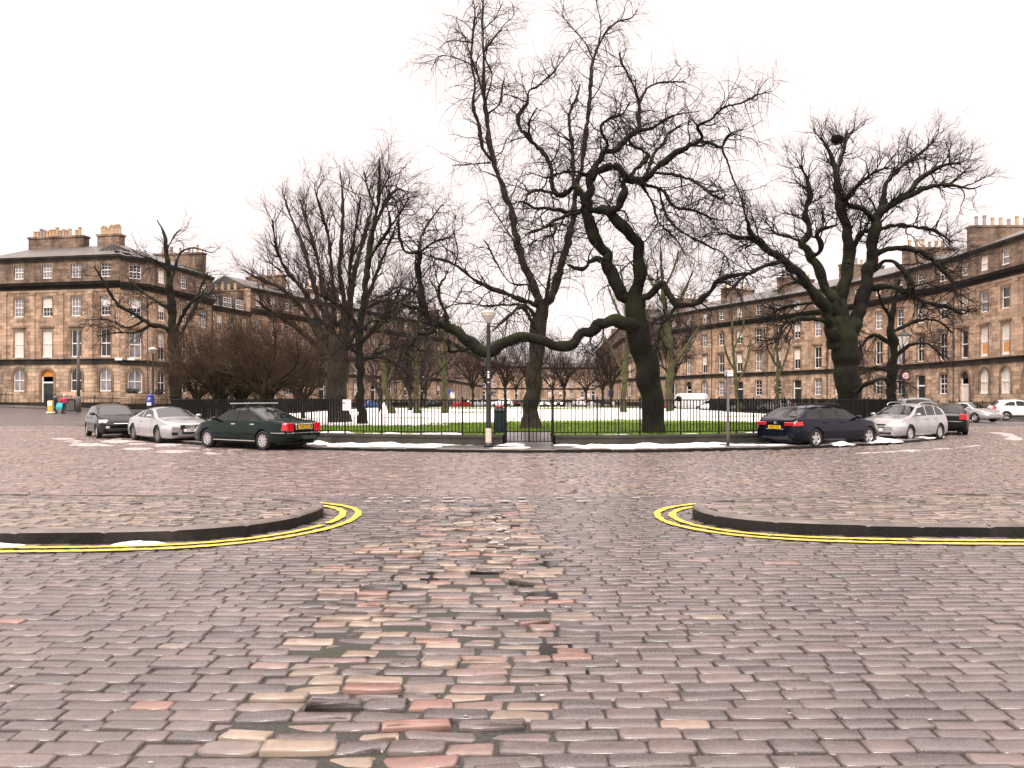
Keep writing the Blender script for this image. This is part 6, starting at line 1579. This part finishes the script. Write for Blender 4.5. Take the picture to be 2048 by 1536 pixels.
# parking sign pole on the right
sx_, sy_, _ = P(1456, 886, 25.6); t = thing('sign_pole', 'grey pole with a small parking sign, left of the navy estate', 'sign', (sx_, sy_, .1))
m = MB(); m.lathe([(.055,0),(.052,.4),(.04,2.4)], n=10); m.build('pole', M['pole_grey'], t, True)
m = MB(); m.bbox(-.12,.16,-.06,-.045,2.36,2.56,.004); sp_ = m.build('sign_plate', M['sign_white'], t)
m = MB(); m.box(-.11,-.035,-.066,-.0605,2.45,2.545); m.build('symbol_panel', M['sign_blue'], t); link('lettering', text_mesh('P', .08, M['sign_white']), t, (-.073,-.068,2.497))
for k, tx_ in enumerate(('Mon-Fri','8.30-5.30')): link('lettering', text_mesh(tx_, .04, M['sign_black']), t, (.062,-.062,2.52-.06*k))
m = MB(); m.lathe([(.035,0),(.035,.006)], n=14, axis='y', c=(-.075,-.067,2.4)); m.build('symbol_panel', M['sign_black'], t)
# old lantern with round sign on the right
ox, oy, _ = P(1808, 830, 46); oz = .1
t = thing('street_lantern', 'black post with a square glass lantern and a round speed sign reading 20', 'lamp post', (ox, oy, oz))
lathe_part('pole', [(.16,0),(.16,.3),(.12,.5),(.1,1.4),(.07,2.9),(.06,4.6),(.1,4.75)], 'pole_black', t)
g_ = MB(); g_.loft([[(-.16,-.16,4.8),(.16,-.16,4.8),(.16,.16,4.8),(-.16,.16,4.8)],[(-.27,-.27,5.42),(.27,-.27,5.42),(.27,.27,5.42),(-.27,.27,5.42)]], cap=True); gl_ = g_.build('lantern_glass', M['lampglass'], t)
f_ = MB()
for sx2 in (-1,1):
    for sy2 in (-1,1): f_.tube([(sx2*.165,sy2*.165,4.78),(sx2*.275,sy2*.275,5.43)], .02, 4)
f_.loft([[(-.3,-.3,5.42),(.3,-.3,5.42),(.3,.3,5.42),(-.3,.3,5.42)],[(-.3,-.3,5.47),(.3,-.3,5.47),(.3,.3,5.47),(-.3,.3,5.47)],[(-.08,-.08,5.68),(.08,-.08,5.68),(.08,.08,5.68),(-.08,.08,5.68)],[(-.02,-.02,5.85),(.02,-.02,5.85),(.02,.02,5.85),(-.02,.02,5.85)]], cap=True); f_.build('lantern_frame', M['pole_black'], gl_)
m = MB(); m.box(-.28,.28,-.145,-.135,2.7,3.26); sg_ = m.build('sign_plate', M['pole_black'], t)
m = MB(); m.lathe([(.24,-.156),(.24,-.146)], n=28, axis='y', c=(.02,0,2.98)); m.build('sign_ring', M['sign_red'], sg_)
m = MB(); m.lathe([(.185,-.162),(.185,-.157)], n=28, axis='y', c=(.02,0,2.98)); m.build('sign_face', M['sign_white'], sg_)
link('lettering', text_mesh('20', .26, M['sign_black']), sg_, (.02,-.165,2.98))
# lamp and tall pole on the left
ax, ay, _ = P(306, 830, 58); t = thing('lamp_post', 'slim dark lamp post with flat pale lantern in front of the corner house window boxes', 'lamp post', (ax, ay, .15))
lathe_part('pole', [(.13,0),(.13,1.2),(.09,1.3),(.07,4.9),(.06,5.0)], 'pole_black', t)
lathe_part('lantern', [(.06,5.0),(.34,5.3),(.36,5.36),(.1,5.5),(.001,5.52)], 'lampglass', t, 16)
ax, ay, _ = P(157, 822, 68); t = thing('lamp_column', 'tall grey lamp column beside the two pedestrians, before the corner house', 'lamp post', (ax, ay, float(rise(np.array(ax), np.array(ay)))+.1))
lathe_part('base', [(.22,0),(.22,1.3),(.14,1.45)], 'pole_grey', t); lathe_part('pole', [(.14,1.45),(.12,4),(.08,7.6)], 'pole_grey', t)
m = MB(); m.tube([(0,0,7.6),(.05,0,7.9),(.4,-.2,8.0)], .05, 6); m.bbox(.3,.75,-.35,-.1,7.93,8.05,.03); m.build('lamp_head', M['pole_grey'], t)
# pay and display machine
ax, ay, _ = P(301, 812, 40); t = thing('parking_meter', 'blue topped ticket machine with a white P behind the silver coupe', 'meter', (ax, ay, .1))
m = MB(); m.bbox(-.14,.14,-.12,.12,0,1.2,.03); m.build('body', M['pole_black'], t); m = MB(); m.bbox(-.17,.17,-.15,.15,1.2,1.72,.05); m.lathe([(.19,0),(.16,.08),(.001,.1)], c=(0,0,1.72), n=12); m.build('head', M['sign_blue'], t)
m = MB(); m.box(-.11,.11,-.16,-.151,1.22,1.38); m.build('sign_face', M['sign_white'], t); link('lettering', text_mesh('P', .24, M['sign_white']), t, (0,-.156,1.56))
# lit keep left bollard
ax, ay, _ = P(101, 829, 65.5); az = float(rise(np.array(ax), np.array(ay)))
def boll(label, x, y, z, col='yellow_plastic'):
    t = thing('traffic_bollard', label, 'bollard', (x, y, z))
    m = MB(); m.bbox(-.32,.32,-.2,.2,0,.18,.05); m.build('base', M['cream'], t)
    m = MB(); m.bbox(-.22,.22,-.12,.12,.18,1.15,.05); m.build('body', M[col], t)
    m = MB(); m.bbox(-.2,.2,-.13,-.118,.72,1.1,.01); m.build('sign_face', M['sign_white'], t)
boll('yellow and white traffic bollard beside the pedestrians on the left', ax, ay, az)
for px, Y in ((1183, 118), (1226, 112)): boll(('pale traffic bollard on the far road left of the blue sign' if px < 1200 else 'pale traffic bollard on the far road right of the blue sign'), GX(px, Y), Y, 0, 'cream')
# street cabinet
ax, ay, _ = P(143, 822, 69.5); az = float(rise(np.array(ax), np.array(ay)))
t = thing('street_cabinet', 'low grey street cabinet behind the tall grey lamp column', 'cabinet', (ax, ay, az+.1)); m = MB(); m.bbox(-.4,.4,-.2,.2,0,1.1,.03); m.bbox(-.43,.43,-.23,.23,1.1,1.16,.02); m.build('body', M['wallstone'], t); m = MB(); m.box(-.36,-.01,-.215,-.2,.1,1.0); m.box(.01,.36,-.215,-.2,.1,1.0); m.build('door', M['pole_grey'], t)
# far signs across the lawn
def far_sign(label, px, pyt, pyb, w, Y, mat, txt=None, two=False):
    h = (pyb-pyt)/F*Y; zc = CZ-((pyt+pyb)/2-HOR)/F*Y; x = GX(px, Y); t = thing('road_sign', label, 'sign', (x, Y, 0))
    for s in ((-w*.4, w*.4) if two else (0,)): m = MB(); m.lathe([(.04,0),(.04,zc+h/2)], n=8, c=(s, .03, 0)); m.build('pole', M['pole_grey'], t)
    m = MB(); m.bbox(-w/2,w/2,-.04,-.015,zc-h/2,zc+h/2,.01); m.build('sign_plate', M[mat], t)
    if txt: link('lettering', text_mesh(txt, h*.7, M['sign_white']), t, (0,-.045,zc))
far_sign('white board on two posts at the far edge of the lawn', 905, 785, 796, .62, 106, 'sign_white', two=True)
far_sign('blue parking sign on a post near the far street corner, right side', 1222, 781, 794, .8, 108, 'sign_blue', 'P')
far_sign('small blue sign left of the white board', 898, 779, 788, .5, 107, 'sign_blue')
far_sign('white direction sign at the right corner of the far street', 1177, 787, 795, .7, 150, 'sign_white')
# street name plates and window boxes of the corner house
def wall_plate(label, px, py, Y, w, h, rz):
    x, y, z = P(px, py, Y); t = thing('street_name_plate', label, 'sign', (x, y, z), rz); m = MB(); m.bbox(-w/2,w/2,-.03,.0,-h/2,h/2,.005); m.build('plate', M['sign_white'], t)
wall_plate('white street name plate under the first floor of the corner house front', 237, 718, 80.2, .85, .28, R(-10))
wall_plate('second white street name plate on the splayed corner', 262, 718, 81.0, .7, .25, R(38))
wbox((-41.0, 81.0), R(38), 2.45, 'green window box under the arched window of the splayed corner'); wbox((-39.6, 84.0), R(78), 2.4, 'green window box under the receding wall window, left of the bushes')
# lamp glow in the right window of that corner is left to the lit curtain; small snow cone on the lawn
x, y, z = P(768, 826, 56); m = MB(); m.lathe([(.42,0),(.36,.12),(.2,.55),(.1,.85),(.001,.95)], n=12); o = m.build('snow_heap', M['snow'], None, True, (x, y, .45)); tag(o, 'small cone of heaped snow at the foot of the leaning mossy trunk', 'snow heap')
g = random.Random(6)
for px, py, r, h, Y, lb in ((1413,818,.9,.55,92,'snow heap by the white car right of the panel van'),(1470,822,1.0,.5,84,'snow heap behind the grey parking sign pole'),(1483,820,.35,.75,83,'narrow upright snow heap right of the grey sign pole')):
    x = GX(px, Y); m = MB(); m.lathe([(r,0),(r*.85,h*.4),(r*.5,h*.8),(.001,h)], n=11); m.v = [(v[0]*g.uniform(.85,1.15), v[1]*g.uniform(.85,1.15), v[2]) for v in m.v]
    tag(m.build('snow_heap', M['snow'], None, True, (x, Y, .42)), lb, 'snow heap')
# ---------------------------------------------------------------- people
def skin_body(name, joints, edges, mat, parent):
    me = bpy.data.meshes.new(name); me.from_pydata([j[:3] for j in joints], edges, [])
    o = bpy.data.objects.new(name, me); COL.objects.link(o)
    o.modifiers.new('skin', 'SKIN'); sv = me.skin_vertices[0].data if me.skin_vertices else None
    if sv is None:
        bpy.context.view_layer.objects.active = o
    for i, j in enumerate(joints): me.skin_vertices[0].data[i].radius = (j[3], j[4] if len(j) > 4 else j[3])
    me.skin_vertices[0].data[0].use_root = True
    sd = o.modifiers.new('sub', 'SUBSURF'); sd.levels = 1
    dg = bpy.context.evaluated_depsgraph_get(); m2 = bpy.data.meshes.new_from_object(o.evaluated_get(dg)); bpy.data.objects.remove(o)
    m2.materials.clear(); m2.materials.append(mat); m2.shade_smooth(); return link(name, m2, parent)
M['skin'] = simple('skin', (.5,.3,.22), .6, var=.05)
M['coat_dark'] = simple('dark coat cloth', (.03,.025,.035), .8); M['coat_pink'] = simple('crimson jacket cloth', (.55,.01,.09), .7); M['jeans'] = simple('dark blue trousers', (.02,.03,.07), .8)
M['teal'] = simple('teal cloth', (.02,.3,.32), .7); M['hat_white'] = simple('pale knitted hat', (.7,.6,.55), .9); M['hair'] = simple('brown hair', (.09,.05,.025), .8)
def person(label, x, y, z, rz, H, coat, hat, stride=.18, arm=.1, child=False):
    t = thing('person', label, 'person', (x, y, z), rz); k = H/1.72; s = stride
    J = [(0,0,.92,.115,.1),(0,0,1.15,.12,.095),(0,-.01,1.36,.13,.1),(0,0,1.47,.055,.055),(0,.01,1.56,.075,.085),(0,.01,1.66,.07,.085),
         (.1,0,.88,.085),(.1,-s*.6,.5,.06),(.1,-s*.35,.1,.045),(.1,-s*.35-.13,.04,.035),
         (-.1,0,.88,.085),(-.1,s*.4,.5,.06),(-.1,s*.9,.12,.045),(-.1,s*.9-.13,.04,.035),
         (.2,0,1.38,.055),(.25,arm*.4,1.12,.045),(.24,-arm*.8,.9,.036),(.24,-arm-.03,.8,.03),
         (-.2,0,1.38,.055),(-.25,-arm*.4,1.12,.045),(-.24,-arm*1.6,.93,.036),(-.24,-arm*2-.02,.84,.03)]
    E = [(0,1),(1,2),(2,3),(3,4),(4,5),(0,6),(6,7),(7,8),(8,9),(0,10),(10,11),(11,12),(12,13),(2,14),(14,15),(15,16),(16,17),(2,18),(18,19),(19,20),(20,21)]
    sc = lambda JJ, f=1: [tuple(v*k for v in j[:3])+tuple(v*k*f for v in j[3:]) for j in JJ]
    skin_body('body', sc(J), E, M['skin'], t)
    sub = [0,1,2,14,15,16,18,19,20]; Jc = [J[i] for i in sub]; Jc = [(*j[:3], j[3]+.03, (j[4] if len(j) > 4 else j[3])+.03) for j in Jc]; Jc.insert(0, (0,0,.74,.15,.13)); 
    Ec = [(0,1),(1,2),(2,3),(3,4),(4,5),(5,6),(3,7),(7,8),(8,9)]
    skin_body('coat', sc(Jc), Ec, M[coat], t)
    sub = [0,6,7,8,10,11,12]; Jt = [(*J[i][:3], J[i][3]+.018, J[i][3]+.018) for i in sub]; skin_body('trousers', sc(Jt), [(0,1),(1,2),(2,3),(0,4),(4,5),(5,6)], M['jeans'], t)
    m = MB()
    for j in (8, 12): m.bbox(J[j][0]*k-.05, J[j][0]*k+.05, J[j][1]*k-.2*k, J[j][1]*k+.07*k, 0, .1*k, .03)
    m.build('shoes', M['trim'], t)
    m = MB(); m.lathe([(.001,.13),(.07,.115),(.1,.05),(.105,-.02),(.095,-.06)], c=(0,.02,0), n=12); m.v = [(v[0]*k, v[1]*1.1*k, v[2]*k+1.64*k) for v in m.v]; m.build('hat' if hat == 'hat_white' else 'hair', M[hat], t, True)
    m = MB()
    for e in (-.03, .03): m.lathe([(.001,-.012),(.01,0),(.001,.012)], c=(e*k, -.075*k, 1.63*k), n=6)
    m.build('eyes', M['trim'], t)
    return t
zz = lambda x, y: float(rise(np.array(x), np.array(y)))
x, y = GX(110, 67.5), 67.5; person('person in a dark coat and dark trousers walking beside the yellow and white bollard', x, y, zz(x, y), R(150), 1.72, 'coat_dark', 'hair')
x, y = GX(128, 67.2), 67.2; person('person in a crimson jacket and pale hat pushing a teal buggy', x, y, zz(x, y), R(200), 1.66, 'coat_pink', 'hat_white', arm=.25)
x, y = GX(119, 66.6), 66.6; t = thing('buggy', 'teal child buggy between the two pedestrians', 'buggy', (x, y, zz(x, y)), R(20))
m = MB(); m.loft([[(-.22,-.3,.35),(.22,-.3,.35),(.22,.15,.35),(-.22,.15,.35)],[(-.24,-.25,.6),(.24,-.25,.6),(.24,.3,.75),(-.24,.3,.75)],[(-.2,.05,.95),(.2,.05,.95),(.2,.32,.9),(-.2,.32,.9)]], cap=True); m.build('seat', M['teal'], t)
m = MB()
for sx3 in (-.24,.24): m.tube([(sx3,-.35,.1),(sx3,.1,.6),(sx3,.5,1.05)], .018, 5); m.tube([(sx3,.3,.1),(sx3,-.05,.5)], .018, 5)
m.tube([(-.24,.5,1.05),(.24,.5,1.05)], .02, 5); m.build('frame', M['trim'], t)
for wx in (-.24,.24):
    for wy in (-.35,.3): m = MB(); m.lathe([(.05,-.02),(.11,-.025),(.12,0),(.11,.025),(.05,.02)], n=14, axis='x', c=(wx, wy, .12)); m.build('wheel', M['tyre'], t)
